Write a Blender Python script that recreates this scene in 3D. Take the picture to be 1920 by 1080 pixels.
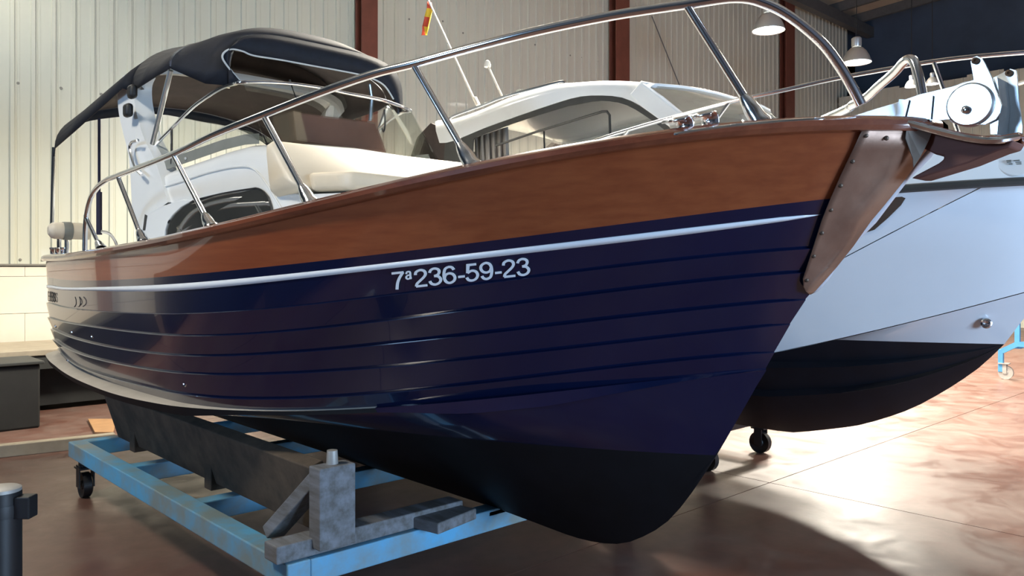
import bpy, bmesh, math, random
import numpy as np
from mathutils import Vector, Matrix
random.seed(7)
for o in list(bpy.data.objects): bpy.data.objects.remove(o)
SC=bpy.context.scene
COL=SC.collection
# ------------------------------------------------------------------ survey frame
# world: X = to port, Y = aft along the boat, Z = up, origin on the floor under the stem head.
# (a,b) below: a = metres aft of the stem head (=Y), b = metres to starboard (=-X)
F=1500.0; H=1.54; HY=505.0
S=np.array([1.27,2.38])*1.0225
A=np.array([-.6814,.7319]); N=np.array([-.7319,-.6814])
def cam2w(X,Y,z): d=np.array([X,Y])-S; return Vector((-(d@N), d@A, z))
def ab(a,b,z): return Vector((-b,a,z))
def depth(a,b): p=S+a*A+b*N; return p
def Pb(x,y,b):            # point on the fore-and-aft plane b
    r=(x-960)/F; p=S+b*N; a=-(p[0]-r*p[1])/(A[0]-r*A[1]); q=p+a*A
    return Vector((-b,a,H+(HY-y)/F*q[1]))
def Pa(x,y,a):            # point on the athwartships plane a
    r=(x-960)/F; p=S+a*A; b=-(p[0]-r*p[1])/(N[0]-r*N[1]); q=p+b*N
    return Vector((-b,a,H+(HY-y)/F*q[1]))
def Pz(x,y,z):            # point on the level plane z
    Y=F*(H-z)/(y-HY); return cam2w((x-960)/F*Y,Y,z)
def Pd(x,y,Y): return cam2w((x-960)/F*Y,Y,H+(HY-y)/F*Y)
def Pf(x,y,bf,lo=-1,hi=9):  # point on the upright surface b=bf(a)
    r=(x-960)/F
    def g(a): q=S+a*A+bf(a)*N; return q[0]-r*q[1]
    aa=np.linspace(lo,hi,240); v=[g(t) for t in aa]
    for i in range(len(aa)-1):
        if v[i]*v[i+1]<=0:
            l,h=aa[i],aa[i+1]
            for _ in range(30):
                m=(l+h)/2
                if g(l)*g(m)<=0: h=m
                else: l=m
            a=(l+h)/2; q=S+a*A+bf(a)*N
            return Vector((-bf(a),a,H+(HY-y)/F*q[1]))
    return Pb(x,y,bf(hi))
# ------------------------------------------------------------------ camera, world, light, exposure
cd=bpy.data.cameras.new('camera'); cam=bpy.data.objects.new('camera',cd); COL.objects.link(cam)
cam.location=cam2w(0,0,H)
fw=cam2w(0,1,H)-cam.location
cam.rotation_euler=fw.to_track_quat('-Z','Y').to_euler()
cd.sensor_width=36; cd.lens=36*F/1920; cd.shift_y=-(540-HY)/1920; cd.clip_start=.05; cd.clip_end=200
SC.camera=cam
w=bpy.data.worlds.new('world'); SC.world=w; w.use_nodes=True
w.node_tree.nodes['Background'].inputs[0].default_value=(.62,.72,1,1)
w.node_tree.nodes['Background'].inputs[1].default_value=.12
def area(name,loc,target,size,power,col,sy=None,spread=None):
    l=bpy.data.lights.new(name,'AREA'); l.energy=power; l.color=col; l.size=size
    if sy: l.shape='RECTANGLE'; l.size_y=sy
    if spread: l.spread=spread
    o=bpy.data.objects.new(name,l); COL.objects.link(o); o.location=loc
    o.rotation_euler=(Vector(target)-Vector(loc)).to_track_quat('-Z','Y').to_euler(); return o
# added cool area light by the solid side wall, mirrored in the roller plate
MIRROR_LIGHT=area('doorway_daylight',(-13.8,3.2,3.3),(0.5,1.5,1.4),2.6,700,(.42,.66,1),2.4)
# daylight from the hall's open end behind the camera
DOOR2=area('hall_end_daylight',(0.6,-10.5,1.9),(.6,2,1.5),5.0,1500,(.50,.72,1),2.8)
SC.view_settings.view_transform='Standard'; SC.view_settings.look='None'
SC.view_settings.gamma=1; SC.view_settings.use_curve_mapping=False
SC.view_settings.exposure=0.0
# ------------------------------------------------------------------ materials
def mat(name,col,rough=.5,metal=0,coat=0,var=0,scale=8,bump=0,stretch=(1,1,1),col2=None,spec=.5,trans=0,alpha=1,emit=None,es=0,ior=None,rvar=0,rot=0,sheen=0):
    m=bpy.data.materials.new(name); m.use_nodes=True; nt=m.node_tree; p=nt.nodes['Principled BSDF']
    c=tuple(col)+(1,) if len(col)==3 else col
    p.inputs['Base Color'].default_value=c; p.inputs['Roughness'].default_value=rough; p.inputs['Metallic'].default_value=metal
    p.inputs['Coat Weight'].default_value=coat; p.inputs['Coat Roughness'].default_value=.03
    p.inputs['Specular IOR Level'].default_value=spec
    if trans: p.inputs['Transmission Weight'].default_value=trans
    if alpha<1: p.inputs['Alpha'].default_value=alpha
    if ior: p.inputs['IOR'].default_value=ior
    if emit: p.inputs['Emission Color'].default_value=tuple(emit)+(1,); p.inputs['Emission Strength'].default_value=es
    if sheen: p.inputs['Sheen Weight'].default_value=sheen
    tc=nt.nodes.new('ShaderNodeTexCoord'); mp=nt.nodes.new('ShaderNodeMapping'); mp.inputs['Scale'].default_value=stretch; mp.inputs['Rotation'].default_value=(0,0,rot)
    nt.links.new(tc.outputs['Object'],mp.inputs['Vector'])
    nz=nt.nodes.new('ShaderNodeTexNoise'); nz.inputs['Scale'].default_value=scale; nz.inputs['Detail'].default_value=6; nz.inputs['Roughness'].default_value=.62
    nt.links.new(mp.outputs[0],nz.inputs['Vector'])
    if var or col2:
        r=nt.nodes.new('ShaderNodeValToRGB'); c2=tuple(col2)+(1,) if col2 else tuple(x*(1-var) for x in c[:3])+(1,)
        r.color_ramp.elements[0].position=.36; r.color_ramp.elements[1].position=.64
        r.color_ramp.elements[0].color=c2; r.color_ramp.elements[1].color=c
        nt.links.new(nz.outputs[0],r.inputs[0]); nt.links.new(r.outputs[0],p.inputs['Base Color'])
    if rvar:
        mr=nt.nodes.new('ShaderNodeMapRange'); mr.inputs['To Min'].default_value=max(0,rough-rvar); mr.inputs['To Max'].default_value=rough+rvar
        mr.inputs['From Min'].default_value=.3; mr.inputs['From Max'].default_value=.7
        nt.links.new(nz.outputs[0],mr.inputs[0]); nt.links.new(mr.outputs[0],p.inputs['Roughness'])
    if bump:
        b=nt.nodes.new('ShaderNodeBump'); b.inputs['Strength'].default_value=bump; b.inputs['Distance'].default_value=.004
        nt.links.new(nz.outputs[0],b.inputs['Height']); nt.links.new(b.outputs[0],p.inputs['Normal'])
    return m
M={}
M['navy']=mat('navy_gelcoat',(.0042,.0085,.038),.15,coat=.5,var=.25,scale=1.2)
M['antifoul']=mat('black_antifouling',(.0035,.004,.006),.6,var=.4,scale=6,bump=.1,spec=.25)
M['darkbottom']=mat('blue_black_bottom_paint',(.006,.009,.016),.42,var=.3,scale=5,spec=.5)
M['white_line']=mat('white_stripe_paint',(.80,.84,.88),.25,coat=.4)
M['mahogany']=mat('varnished_mahogany',(.29,.076,.025),.34,coat=1,col2=(.23,.054,.018),scale=14,stretch=(1,.08,2.6),bump=.02)
M['mahogany_dark']=mat('dark_varnished_mahogany',(.22,.065,.03),.25,coat=1,col2=(.12,.032,.016),scale=10,stretch=(1,.12,1))
M['mahogany_matt']=mat('worn_mahogany',(.20,.10,.085),.65,col2=(.14,.065,.055),scale=10,stretch=(1,.12,1),spec=.2)
M['palemetal']=mat('pale_metal_sheet',(.60,.63,.70),.45,var=.1)  # bluish reflected light on the stem plate's far side, put into the colour
M['patch']=mat('grey_sealant_patch',(.24,.22,.19),.4,var=.2)
M['copper']=mat('worn_copper_sheet',(.36,.235,.17),.42,metal=.55,col2=(.25,.15,.11),scale=3.2,rvar=.14,bump=.6)
M['chrome']=mat('polished_stainless',(.86,.87,.89),.15,metal=1)
M['satin']=mat('satin_stainless',(.74,.78,.80),.30,metal=1,var=.15,scale=12)
M['bronze']=mat('tarnished_fastener',(.10,.07,.05),.5,metal=.6)
M['gel']=mat('white_gelcoat',(.78,.80,.80),.22,coat=.5,var=.03,scale=2)
M['gelb']=mat('white_boat_gelcoat',(.70,.75,.80),.20,coat=.5,var=.04,scale=1.5)
M['cream']=mat('cream_vinyl',(.68,.60,.47),.45,var=.06,scale=3,bump=.05)
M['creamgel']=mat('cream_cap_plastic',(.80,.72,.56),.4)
M['canvas']=mat('navy_canvas',(.007,.0095,.017),.75,var=.3,scale=18,bump=.5,spec=.3)
M['canvas_in']=mat('canvas_lining',(.045,.032,.028),.85,var=.35,scale=7)
M['strap']=mat('navy_webbing',(.02,.02,.05),.8)
M['piping']=mat('grey_piping',(.45,.46,.45),.5)
M['platform']=mat('dusty_grey_platform',(.50,.45,.38),.5,var=.15,scale=5)
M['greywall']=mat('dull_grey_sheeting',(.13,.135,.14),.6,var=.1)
M['rubber']=mat('black_rubber',(.012,.012,.013),.55,var=.3)
M['tint']=mat('tinted_acrylic',(.30,.34,.29),.04,trans=1,ior=1.02,spec=.9,alpha=.28)
M['darkglass']=mat('dark_cabin_glass',(.045,.045,.04),.04,spec=.9,coat=1,var=.3,scale=2)
M['greyglass']=mat('grey_window_glass',(.30,.29,.27),.03,trans=1,ior=1.02,alpha=.35,spec=.9)
M['curtain']=mat('grey_curtain',(.62,.58,.54),.9,var=.2,scale=14,stretch=(1,1,.1))
M['grey']=mat('grey_plastic',(.20,.21,.19),.5,var=.1)
M['dgrey']=mat('charcoal_frame',(.045,.045,.042),.4,var=.2)
M['brownboard']=mat('brown_panel',(.19,.085,.055),.5,var=.3,scale=3)
M['tanboard']=mat('tan_panel_edge',(.34,.22,.13),.5)
M['blue']=mat('flaking_blue_paint',(.11,.40,.66),.5,col2=(.21,.27,.27),scale=4,rvar=.1,bump=.25)
M['bluesteel']=mat('blue_trolley_paint',(.07,.28,.52),.45,var=.15)
M['timber']=mat('weathered_timber',(.20,.21,.23),.8,col2=(.11,.105,.10),scale=7,bump=.5,stretch=(3,.5,3))
M['oldwood']=mat('dirty_brown_timber',(.11,.08,.055),.85,col2=(.05,.04,.03),scale=6,bump=.5)
M['black']=mat('matt_black_steel',(.012,.012,.014),.5,var=.3)
M['clad']=mat('cream_steel_cladding',(.55,.55,.455),.42,var=.05,scale=.8,rvar=.08,coat=.15)
M['flash']=mat('dark_flashing',(.20,.19,.16),.5)
M['block']=mat('painted_block',(.72,.66,.55),.7,var=.06,scale=3,bump=.1)
M['redsteel']=mat('red_oxide_steel',(.17,.055,.035),.5,var=.2,scale=4)
M['roofbeam']=mat('grey_roof_steel',(.10,.105,.105),.6,var=.2)
M['rooflin']=mat('roof_liner',(.50,.44,.34),.7,var=.12,scale=1.5)
M['navywall']=mat('navy_gable_sheeting',(.055,.085,.135),.6,var=.25,scale=1)
M['lampwhite']=mat('lamp_reflector',(.55,.56,.55),.3,metal=.6)
M['bulb']=mat('lit_lamp_glass',(1,1,1),.3,emit=(1,.96,.88),es=28)
M['flagred']=mat('flag_red',(.62,.07,.03),.8); M['flagyel']=mat('flag_yellow',(.85,.55,.04),.8)
M['antenna']=mat('ivory_fibreglass',(.72,.64,.52),.4)
M['nylon']=mat('white_nylon',(.90,.95,1.0),.35)
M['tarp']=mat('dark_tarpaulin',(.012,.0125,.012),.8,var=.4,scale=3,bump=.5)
M['bench']=mat('grey_bench_top',(.36,.31,.23),.7,var=.15)
M['benchedge']=mat('grey_bench_edge',(.035,.038,.036),.6,var=.2)
M['caster']=mat('grey_caster',(.42,.40,.37),.5,metal=.3,var=.2)
M['orange']=mat('light_brown_board',(.40,.22,.10),.6,var=.2)
M['snap']=mat('snap_fastener',(.75,.74,.70),.3,metal=.6)
def floor_mat():
    m=bpy.data.materials.new('worn_red_floor'); m.use_nodes=True; nt=m.node_tree; p=nt.nodes['Principled BSDF']
    tc=nt.nodes.new('ShaderNodeTexCoord')
    def nz(s,d=6,r=.6,dist=0):
        n=nt.nodes.new('ShaderNodeTexNoise'); n.inputs['Scale'].default_value=s; n.inputs['Detail'].default_value=d; n.inputs['Roughness'].default_value=r; n.inputs['Distortion'].default_value=dist
        nt.links.new(tc.outputs['Object'],n.inputs['Vector']); return n
    a=nz(.55,7,.62,.6); b=nz(2.6,8,.65,.9); c=nz(9,6,.6)
    def ramp(n,p0,p1,c0,c1):
        r=nt.nodes.new('ShaderNodeValToRGB'); r.color_ramp.elements[0].position=p0; r.color_ramp.elements[1].position=p1
        r.color_ramp.elements[0].color=c0+(1,); r.color_ramp.elements[1].color=c1+(1,); nt.links.new(n.outputs[0],r.inputs[0]); return r
    r1=ramp(a,.36,.62,(.11,.044,.031),(.165,.088,.068)); r2=ramp(b,.38,.72,(0,0,0),(.8,.8,.8)); r3=ramp(c,.3,.7,(.86,.86,.86),(1.06,1.06,1.06))
    mx=nt.nodes.new('ShaderNodeMixRGB'); nt.links.new(r2.outputs[0],mx.inputs[0]); nt.links.new(r1.outputs[0],mx.inputs[1]); mx.inputs[2].default_value=(.175,.125,.103,1)
    mu=nt.nodes.new('ShaderNodeMixRGB'); mu.blend_type='MULTIPLY'; mu.inputs[0].default_value=1; nt.links.new(mx.outputs[0],mu.inputs[1]); nt.links.new(r3.outputs[0],mu.inputs[2])
    nt.links.new(mu.outputs[0],p.inputs['Base Color'])
    mr=nt.nodes.new('ShaderNodeMapRange'); mr.inputs['From Min'].default_value=.35; mr.inputs['From Max'].default_value=.65; mr.inputs['To Min'].default_value=.30; mr.inputs['To Max'].default_value=.50; p.inputs['Specular IOR Level'].default_value=.35
    nt.links.new(b.outputs[0],mr.inputs[0]); nt.links.new(mr.outputs[0],p.inputs['Roughness'])
    bp=nt.nodes.new('ShaderNodeBump'); bp.inputs['Strength'].default_value=.15; bp.inputs['Distance'].default_value=.003; nt.links.new(c.outputs[0],bp.inputs['Height']); nt.links.new(bp.outputs[0],p.inputs['Normal'])
    return m
M['floor']=floor_mat()
# ------------------------------------------------------------------ mesh helpers
class MB:
    def __init__(s): s.v=[]; s.f=[]
    def add(s,vs,fs):
        o=len(s.v); s.v+=[Vector(v) for v in vs]; s.f+=[tuple(i+o for i in f) for f in fs]; return s
    def box(s,c,size,R=None,taper=None):
        c=Vector(c); x,y,z=[t/2 for t in size]
        vs=[Vector((i*x,j*y,k*z)) for k in(-1,1) for j in(-1,1) for i in(-1,1)]
        if R is not None: vs=[R@v for v in vs]
        return s.add([c+v for v in vs],[(0,2,3,1),(4,5,7,6),(0,1,5,4),(2,6,7,3),(0,4,6,2),(1,3,7,5)])
    def beam(s,p,q,w,h,up=(0,0,1)):   # box from p to q
        p=Vector(p); q=Vector(q); d=(q-p); L=d.length; d.normalize(); up=Vector(up)
        sd=d.cross(up); sd.normalize(); u=sd.cross(d)
        R=Matrix((sd,d,u)).transposed()
        return s.box((p+q)/2,(w,L,h),R)
    def tube(s,pts,r,n=12,closed=False,caps=True):
        pts=[Vector(p) for p in pts]; m=len(pts); rs=r if hasattr(r,'__len__') else [r]*m
        T=[]
        for i in range(m):
            a=pts[(i-1)%m] if (closed or i>0) else pts[i]; b=pts[(i+1)%m] if (closed or i<m-1) else pts[i]
            T.append((b-a).normalized())
        u=T[0].orthogonal().normalized(); vs=[]
        for i in range(m):
            if i>0:
                u=(u-T[i]*u.dot(T[i])).normalized()
            w_=T[i].cross(u)
            for k in range(n):
                t=2*math.pi*k/n; vs.append(pts[i]+rs[i]*(math.cos(t)*u+math.sin(t)*w_))
        fs=[]
        for i in range(m if closed else m-1):
            j=(i+1)%m
            for k in range(n):
                fs.append((i*n+k,i*n+(k+1)%n,j*n+(k+1)%n,j*n+k))
        if caps and not closed: fs+= [tuple(range(n))[::-1], tuple((m-1)*n+k for k in range(n))]
        return s.add(vs,fs)
    def grid(s,rows,wrap=False):
        n=len(rows[0]); vs=[v for r in rows for v in r]; fs=[]
        for i in range(len(rows)-1):
            for k in range(n if wrap else n-1):
                fs.append((i*n+k,i*n+(k+1)%n,(i+1)*n+(k+1)%n,(i+1)*n+k))
        return s.add(vs,fs)
    def lathe(s,c,prof,n=24,axis=(0,0,1)):   # prof: (r, h)
        c=Vector(c); ax=Vector(axis).normalized(); u=ax.orthogonal().normalized(); w_=ax.cross(u); rows=[]
        for r,h in prof: rows.append([c+ax*h+max(r,1e-4)*(math.cos(2*math.pi*k/n)*u+math.sin(2*math.pi*k/n)*w_) for k in range(n)])
        return s.grid(rows,True)
    def slab(s,poly,d):    # extrude a flat 3D polygon both ways by vector d/2
        d=Vector(d)/2; poly=[Vector(p) for p in poly]; n=len(poly)
        vs=[p-d for p in poly]+[p+d for p in poly]
        return s.add(vs,[tuple(range(n))[::-1],tuple(range(n,2*n))]+[(i,(i+1)%n,n+(i+1)%n,n+i) for i in range(n)])
    def mesh(s,name,m,smooth=True,ang=35,sub=0):
        me=bpy.data.meshes.new(name); me.from_pydata([tuple(v) for v in s.v],[],s.f)
        ms=m if isinstance(m,(list,tuple)) else [m]
        for x in ms: me.materials.append(x)
        bm=bmesh.new(); bm.from_mesh(me); bmesh.ops.remove_doubles(bm,verts=bm.verts,dist=1e-5)
        bmesh.ops.recalc_face_normals(bm,faces=bm.faces)
        for f in bm.faces: f.smooth=smooth
        if smooth:
            ca=math.radians(ang)
            for e in bm.edges:
                if len(e.link_faces)==2 and e.calc_face_angle(0)>ca: e.smooth=False
        bm.to_mesh(me); bm.free(); return me
    def build(s,name,m,parent=None,smooth=True,ang=35,thick=0,label=None,bevel=0):
        me=s.mesh(name,m,smooth,ang); o=bpy.data.objects.new(name,me); COL.objects.link(o)
        if parent is not None: attach(o,parent)
        if thick: md=o.modifiers.new('t','SOLIDIFY'); md.thickness=thick; md.offset=-1
        if bevel: md=o.modifiers.new('b','BEVEL'); md.width=bevel; md.segments=2; md.limit_method='ANGLE'
        if label: o['label']=label
        return o
def wloc(o):
    p=Vector(o.location)
    while o.parent is not None: o=o.parent; p=p+Vector(o.location)
    return p
def attach(o,parent): o.parent=parent; o.location=-wloc(parent)
def thing(name,label,cat,loc=(0,0,0),group=None):
    o=bpy.data.objects.new(name,None); COL.objects.link(o); o.location=loc; o.empty_display_size=.1
    o['label']=label; o['category']=cat
    if group: o['group']=group
    return o
def tag(o,label,cat,group=None):
    o['label']=label; o['category']=cat
    if group: o['group']=group
    return o
def struct(o): o['kind']='structure'; return o
def dup(root,loc,label=None):
    r=root.copy(); COL.objects.link(r); r.location=loc
    if label: r['label']=label
    for ch in list(root.children):
        c=ch.copy(); COL.objects.link(c); c.parent=r
        for g in ch.children:
            d=g.copy(); COL.objects.link(d); d.parent=c
    return r
def smoothpts(pts,n=6,closed=False):
    P=[Vector(p) for p in pts]; out=[]; m=len(P)
    rng=range(m) if closed else range(m-1)
    for i in rng:
        if closed: p0,p1,p2,p3=P[i-1],P[i],P[(i+1)%m],P[(i+2)%m]
        else: p0=P[max(i-1,0)];p1=P[i];p2=P[i+1];p3=P[min(i+2,m-1)]
        for k in range(n):
            t=k/n; out.append(.5*((2*p1)+(p2-p0)*t+(2*p0-5*p1+4*p2-p3)*t*t+(3*p1-p0-3*p2+p3)*t**3))
    if not closed: out.append(P[-1])
    return out
# ================================================================== BUILDING
AW=10.3                      # left wall plane (a = AW), runs along X
RIB=.225
b0=-Pa(104,505,AW).x         # b of one rib
XC=Pa(1573,505,AW).x         # corner with the end wall
xr0=-b0                      # world X of that rib
EAVE=Pa(1573,50,AW).z
fl=thing('floor','', 'floor'); del fl['label']; del fl['category']; struct(fl)
MB().add([(-14,-12,-.03),(34,-12,-.03),(34,AW+.4,-.03),(-14,AW+.4,-.03)],[(0,1,2,3)]).build('floor_bed',M['flash'],fl,False)
J=Pz(1443,905,0); SL=5.2
xs=[J.x+SL*i for i in range(-3,6)]; ys=[J.y+SL*i for i in range(-3,3)]
for x in xs:
    for y in ys:
        x1=x+SL; y0=max(y,-12); y1=min(y+SL,AW)
        if y1<=y0 or x<-14: continue
        g=.004
        MB().add([(x+g,y0+g,-.03),(x1-g,y0+g,-.03),(x1-g,y1-g,-.03),(x+g,y1-g,-.03),(x+g,y0+g,0),(x1-g,y0+g,0),(x1-g,y1-g,0),(x+g,y1-g,0)],
            [(4,5,6,7),(0,1,5,4),(1,2,6,5),(2,3,7,6),(3,0,4,7)]).build('floor_slab',M['floor'],fl,False)
# left wall -----------------------------------------------------------
wl=thing('wall_left','','x'); del wl['label']; del wl['category']; struct(wl); wl.location=(0,AW,0)
ZC=1.54+10/1500*10.0; 
MB().box((4,AW+.30,4.2),(40,.1,8.6)).build('wall_core',M['flash'],wl,False)
def clad_mesh(W,n,z0,z1,name):
    m=MB(); prof=[]; rw=.020
    for i in range(n):
        c=(i+.5)*W/n-W/2
        h=W/n
        prof+=[(c-h/2,0),(c-rw-.010,0),(c-rw,-.022),(c+rw,-.022),(c+rw+.010,0),(c+h*.24,0),(c+h*.25,-.004),(c+h*.36,-.004),(c+h*.37,0)]
    prof.append((W/2,0))
    m.grid([[Vector((x,y,z0)) for x,y in prof],[Vector((x,y,z1)) for x,y in prof]])
    return m.mesh(name,M['clad'],False)
PW=RIB*4
cm=clad_mesh(PW,4,0,EAVE+.3-ZC,'cladding_panel')
k0=-13; xp=xr0-RIB/2+PW/2+k0*PW; first=None
while xp-PW/2<XC-.05:
    if xp<-4.4: xp+=PW; continue
    o=bpy.data.objects.new('cladding_panel',cm); COL.objects.link(o); attach(o,wl); o.location=Vector((xp,AW+.10,ZC))-wl.location
    xp+=PW
MB().box(((XC-16)/2+.0,AW+.06,ZC-.012),(XC+16,.12,.024)).build('drip_flashing',M['flash'],wl,False)
# painted base wall of large blocks
bh=[(ZC-.035,ZC-.15)]; z=ZC-.155
while z>0.02: bh.append((z,max(z-.447,0))); z-=.452
bm_={}
for ri,(zt,zb) in enumerate(bh):
    hgt=round(zt-zb,3); x=-16+.45*(ri%2)
    if hgt not in bm_: bm_[hgt]=MB().box((0,0,0),(.893,.16,hgt)).mesh('block',M['block'],False)
    while x<7:
        o=bpy.data.objects.new('block',bm_[hgt]); COL.objects.link(o); attach(o,wl); o.location=Vector((x,AW+.10,(zt+zb)/2))-wl.location; x+=.897
MB().box((14.5,AW+.1,ZC/2-.01),(15,.16,ZC-.04)).build('block_course',M['block'],wl,False)
# screws in the cladding
sc=MB()
scr=[(115,166),(189.7,176.6),(34,155.8),(114,165),(1003,84),(1069,104),(1091,108),(1120,115),(868,62),(830,40),(722,23),(767,36),(38,487),(80,487)]
for x,y in scr:
    p=Pa(x,y,AW+.098); sc.lathe(p,[(0,.012),(.016,.010),(.018,0)],8,(0,-1,0))
o=sc.build('screw_heads',M['flash'],wl); o['kind']='stuff'
# steel columns
def column(xa,xb,nm):
    p=Pa((xa+xb)/2,505,AW-.1); wd=abs(Pa(xb,505,AW-.14).x-Pa(xa,505,AW-.14).x)
    m=MB(); hh=EAVE+.3
    m.box((p.x,AW-.13,hh/2),(wd,.02,hh)).box((p.x,AW+.05,hh/2),(wd,.02,hh)).box((p.x,AW-.04,hh/2),(.014,.16,hh))
    o=m.build('steel_column',M['redsteel'],None,False); struct(o); return p.x
cx=[column(676,706,1),column(1153,1178,2),column(1472,1488,3)]
bay=cx[1]-cx[0]
for i in (1,):
    m=MB(); hh=EAVE+.3; xx=cx[0]-bay*i-.7
    m.box((xx,AW-.13,hh/2),(.27,.02,hh)).box((xx,AW+.05,hh/2),(.27,.02,hh)).box((xx,AW-.04,hh/2),(.014,.16,hh))
    struct(m.build('steel_column',M['redsteel'],None,False))
o=MB().tube([Pa(1222,30,AW),Pa(1278,170,AW-.0)],.012,8).build('brace_rod',M['roofbeam'],wl)
# end wall (partial height) ------------------------------------------------
ZE=Pa(1573,180,AW).z
we=thing('wall_far','','x'); del we['label']; del we['category']; struct(we); we.location=(XC,0,0)
XE=XC
cm2=clad_mesh(PW,4,0,ZE,'cladding_panel_end')
y=AW-PW/2; i=0
while y>-6:
    o=bpy.data.objects.new('cladding_panel',cm2); COL.objects.link(o); attach(o,we); o.rotation_euler=(0,0,-math.pi/2)
    o.location=Vector((XE,y,(.06 if i%3==1 else 0)-.05))-we.location; y-=PW; i+=1
MB().box((XE+.12,2,ZE/2-.1),(.1,17,ZE-.2)).build('wall_core',M['flash'],we,False)
# darker bay beyond
nb=MB().box((XE+1.75,-1,6),(.1,26,14)).build('wall_back',M['navywall'],None,False); struct(nb)
nb=MB().box((XE+1,AW+.3,6),(1.9,.1,14)).build('wall_side',M['navywall'],None,False); struct(nb)
# ceiling with purlins
ce=thing('ceiling','','x'); del ce['label']; del ce['category']; struct(ce); ce.location=(0,AW,EAVE)
slope=.06
def zr(y): return EAVE+.30+slope*(AW-y)
xs_=-12
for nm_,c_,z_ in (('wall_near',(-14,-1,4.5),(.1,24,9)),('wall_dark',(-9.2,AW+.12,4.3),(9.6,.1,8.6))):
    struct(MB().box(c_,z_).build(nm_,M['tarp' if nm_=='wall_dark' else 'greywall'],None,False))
while xs_<XE+1.6:
    yy=AW+.3; 
    x1=xs_+1.5
    MB().add([(xs_+.01,AW+.3,zr(AW+.3)+.22),(x1-.01,AW+.3,zr(AW+.3)+.22),(x1-.01,-12,zr(-12)+.22),(xs_+.01,-12,zr(-12)+.22),
              (xs_+.01,AW+.3,zr(AW+.3)+.26),(x1-.01,AW+.3,zr(AW+.3)+.26),(x1-.01,-12,zr(-12)+.26),(xs_+.01,-12,zr(-12)+.26)],
             [(0,1,2,3),(4,7,6,5),(0,4,5,1),(1,5,6,2),(2,6,7,3),(3,7,4,0)]).build('roof_panel',M['rooflin'],ce,False)
    MB().beam((xs_,AW+.25,zr(AW+.25)+.08),(xs_,-12,zr(-12)+.08),.12,.28).build('purlin',M['roofbeam'],ce,False)
    xs_=x1
for y in (AW-.25,4.2,-1.9,-8): MB().beam((-14,y,zr(y)-.22),(XE+1.7,y,zr(y)-.22),.22,.32).build('roof_beam',M['roofbeam'],ce,False)
# ================================================================== HULL OF THE WOODEN-TRIMMED BOAT
def plan(a0,am,bm,L,p,q,aft=.10,rr=.16,e=.5):
    def f(a):
        if a<=a0: return 0.
        if a<=am: return bm*(1-(1-(a-a0)/(am-a0))**p)**q
        u=(a-am)/(L-am)
        if u>=1: return 0.
        v=max(0,(u-(1-rr))/rr)
        return bm*(1-aft*u*u)*(1-v**2.6)**e
    return f
stem_px=[(1760,245),(1732,276),(1697,326),(1665,367),(1619,422),(1580,480),(1518,549),(1487,597),(1458,648),(1417,727),(1375,800),(1352,840),(1330,875),(1300,920),(1262,970),(1225,997),(1187,1015),(1150,1021),(1112,1016),(1075,1007)]
st=[Pb(x,y,0) for x,y in stem_px]
st_z=np.array([p.z for p in st]); st_a=np.array([p.y for p in st])
def stem_a(z):
    return float(np.interp(-z,-st_z,st_a))
TR=dict(
sheer=[(90,486),(150,482),(270,461),(400,437),(510,410),(600,388),(700,361),(860,328),(1000,302),(1100,287),(1200,272),(1300,258),(1420,243),(1540,235),(1620,233),(1740,240)],
wood=[(87,520),(158,528),(260,521),(360,516),(530,499),(640,483),(760,467),(1120,431),(1300,403),(1540,371),(1600,364)],
A=[(97,570),(127,575),(185,584.5),(300,586),(400,587),(475,581),(735,552),(997,524),(1120,506),(1300,477),(1500,460)],
B=[(97,598),(120,601),(185,615),(250,622),(375,629),(655,612),(752,601),(865,586),(935,577),(1120,548),(1300,520),(1480,506)],
C=[(105,620),(175,644),(250,657.5),(375,667.5),(725,650),(890,627),(1120,600),(1250,580),(1325,573),(1480,560)],
D=[(105,640),(175,672),(250,687),(325,698),(730,696),(787,691),(862,680),(950,666),(1075,649),(1212,627),(1312,614),(1450,608)],
E=[(112,658),(175,700),(250,718),(350,737),(500,748),(737,742),(845,729),(925,715),(1075,693),(1200,676),(1312,665),(1425,658)],
R=[(111,659),(125,672),(144,688),(179,706),(212,720),(250,732),(313,748),(397,760),(463,766),(700,770),(735,766),(860,752),(967,741),(1047,729),(1100,724),(1200,706),(1275,695),(1400,690)],
)
LV=[ # name, am, bmax, L, p, q, aft narrowing, corner radius fraction
('sheer',3.1,1.205,6.18,2.2,.64,.10,.17),
('wood',3.1,1.200,6.17,2.15,.76,.10,.17),
('A',3.1,1.195,6.16,2.1,.80,.10,.18),
('B',3.1,1.190,6.15,2.05,.83,.10,.18),
('C',3.1,1.180,6.14,2.0,.86,.105,.19),
('D',3.1,1.175,6.12,1.95,.89,.11,.19),
('E',3.1,1.160,6.09,1.9,.92,.12,.20),
('R',3.1,1.150,6.08,1.85,.95,.13,.20),
]
class Lv: pass
levels=[]
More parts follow.
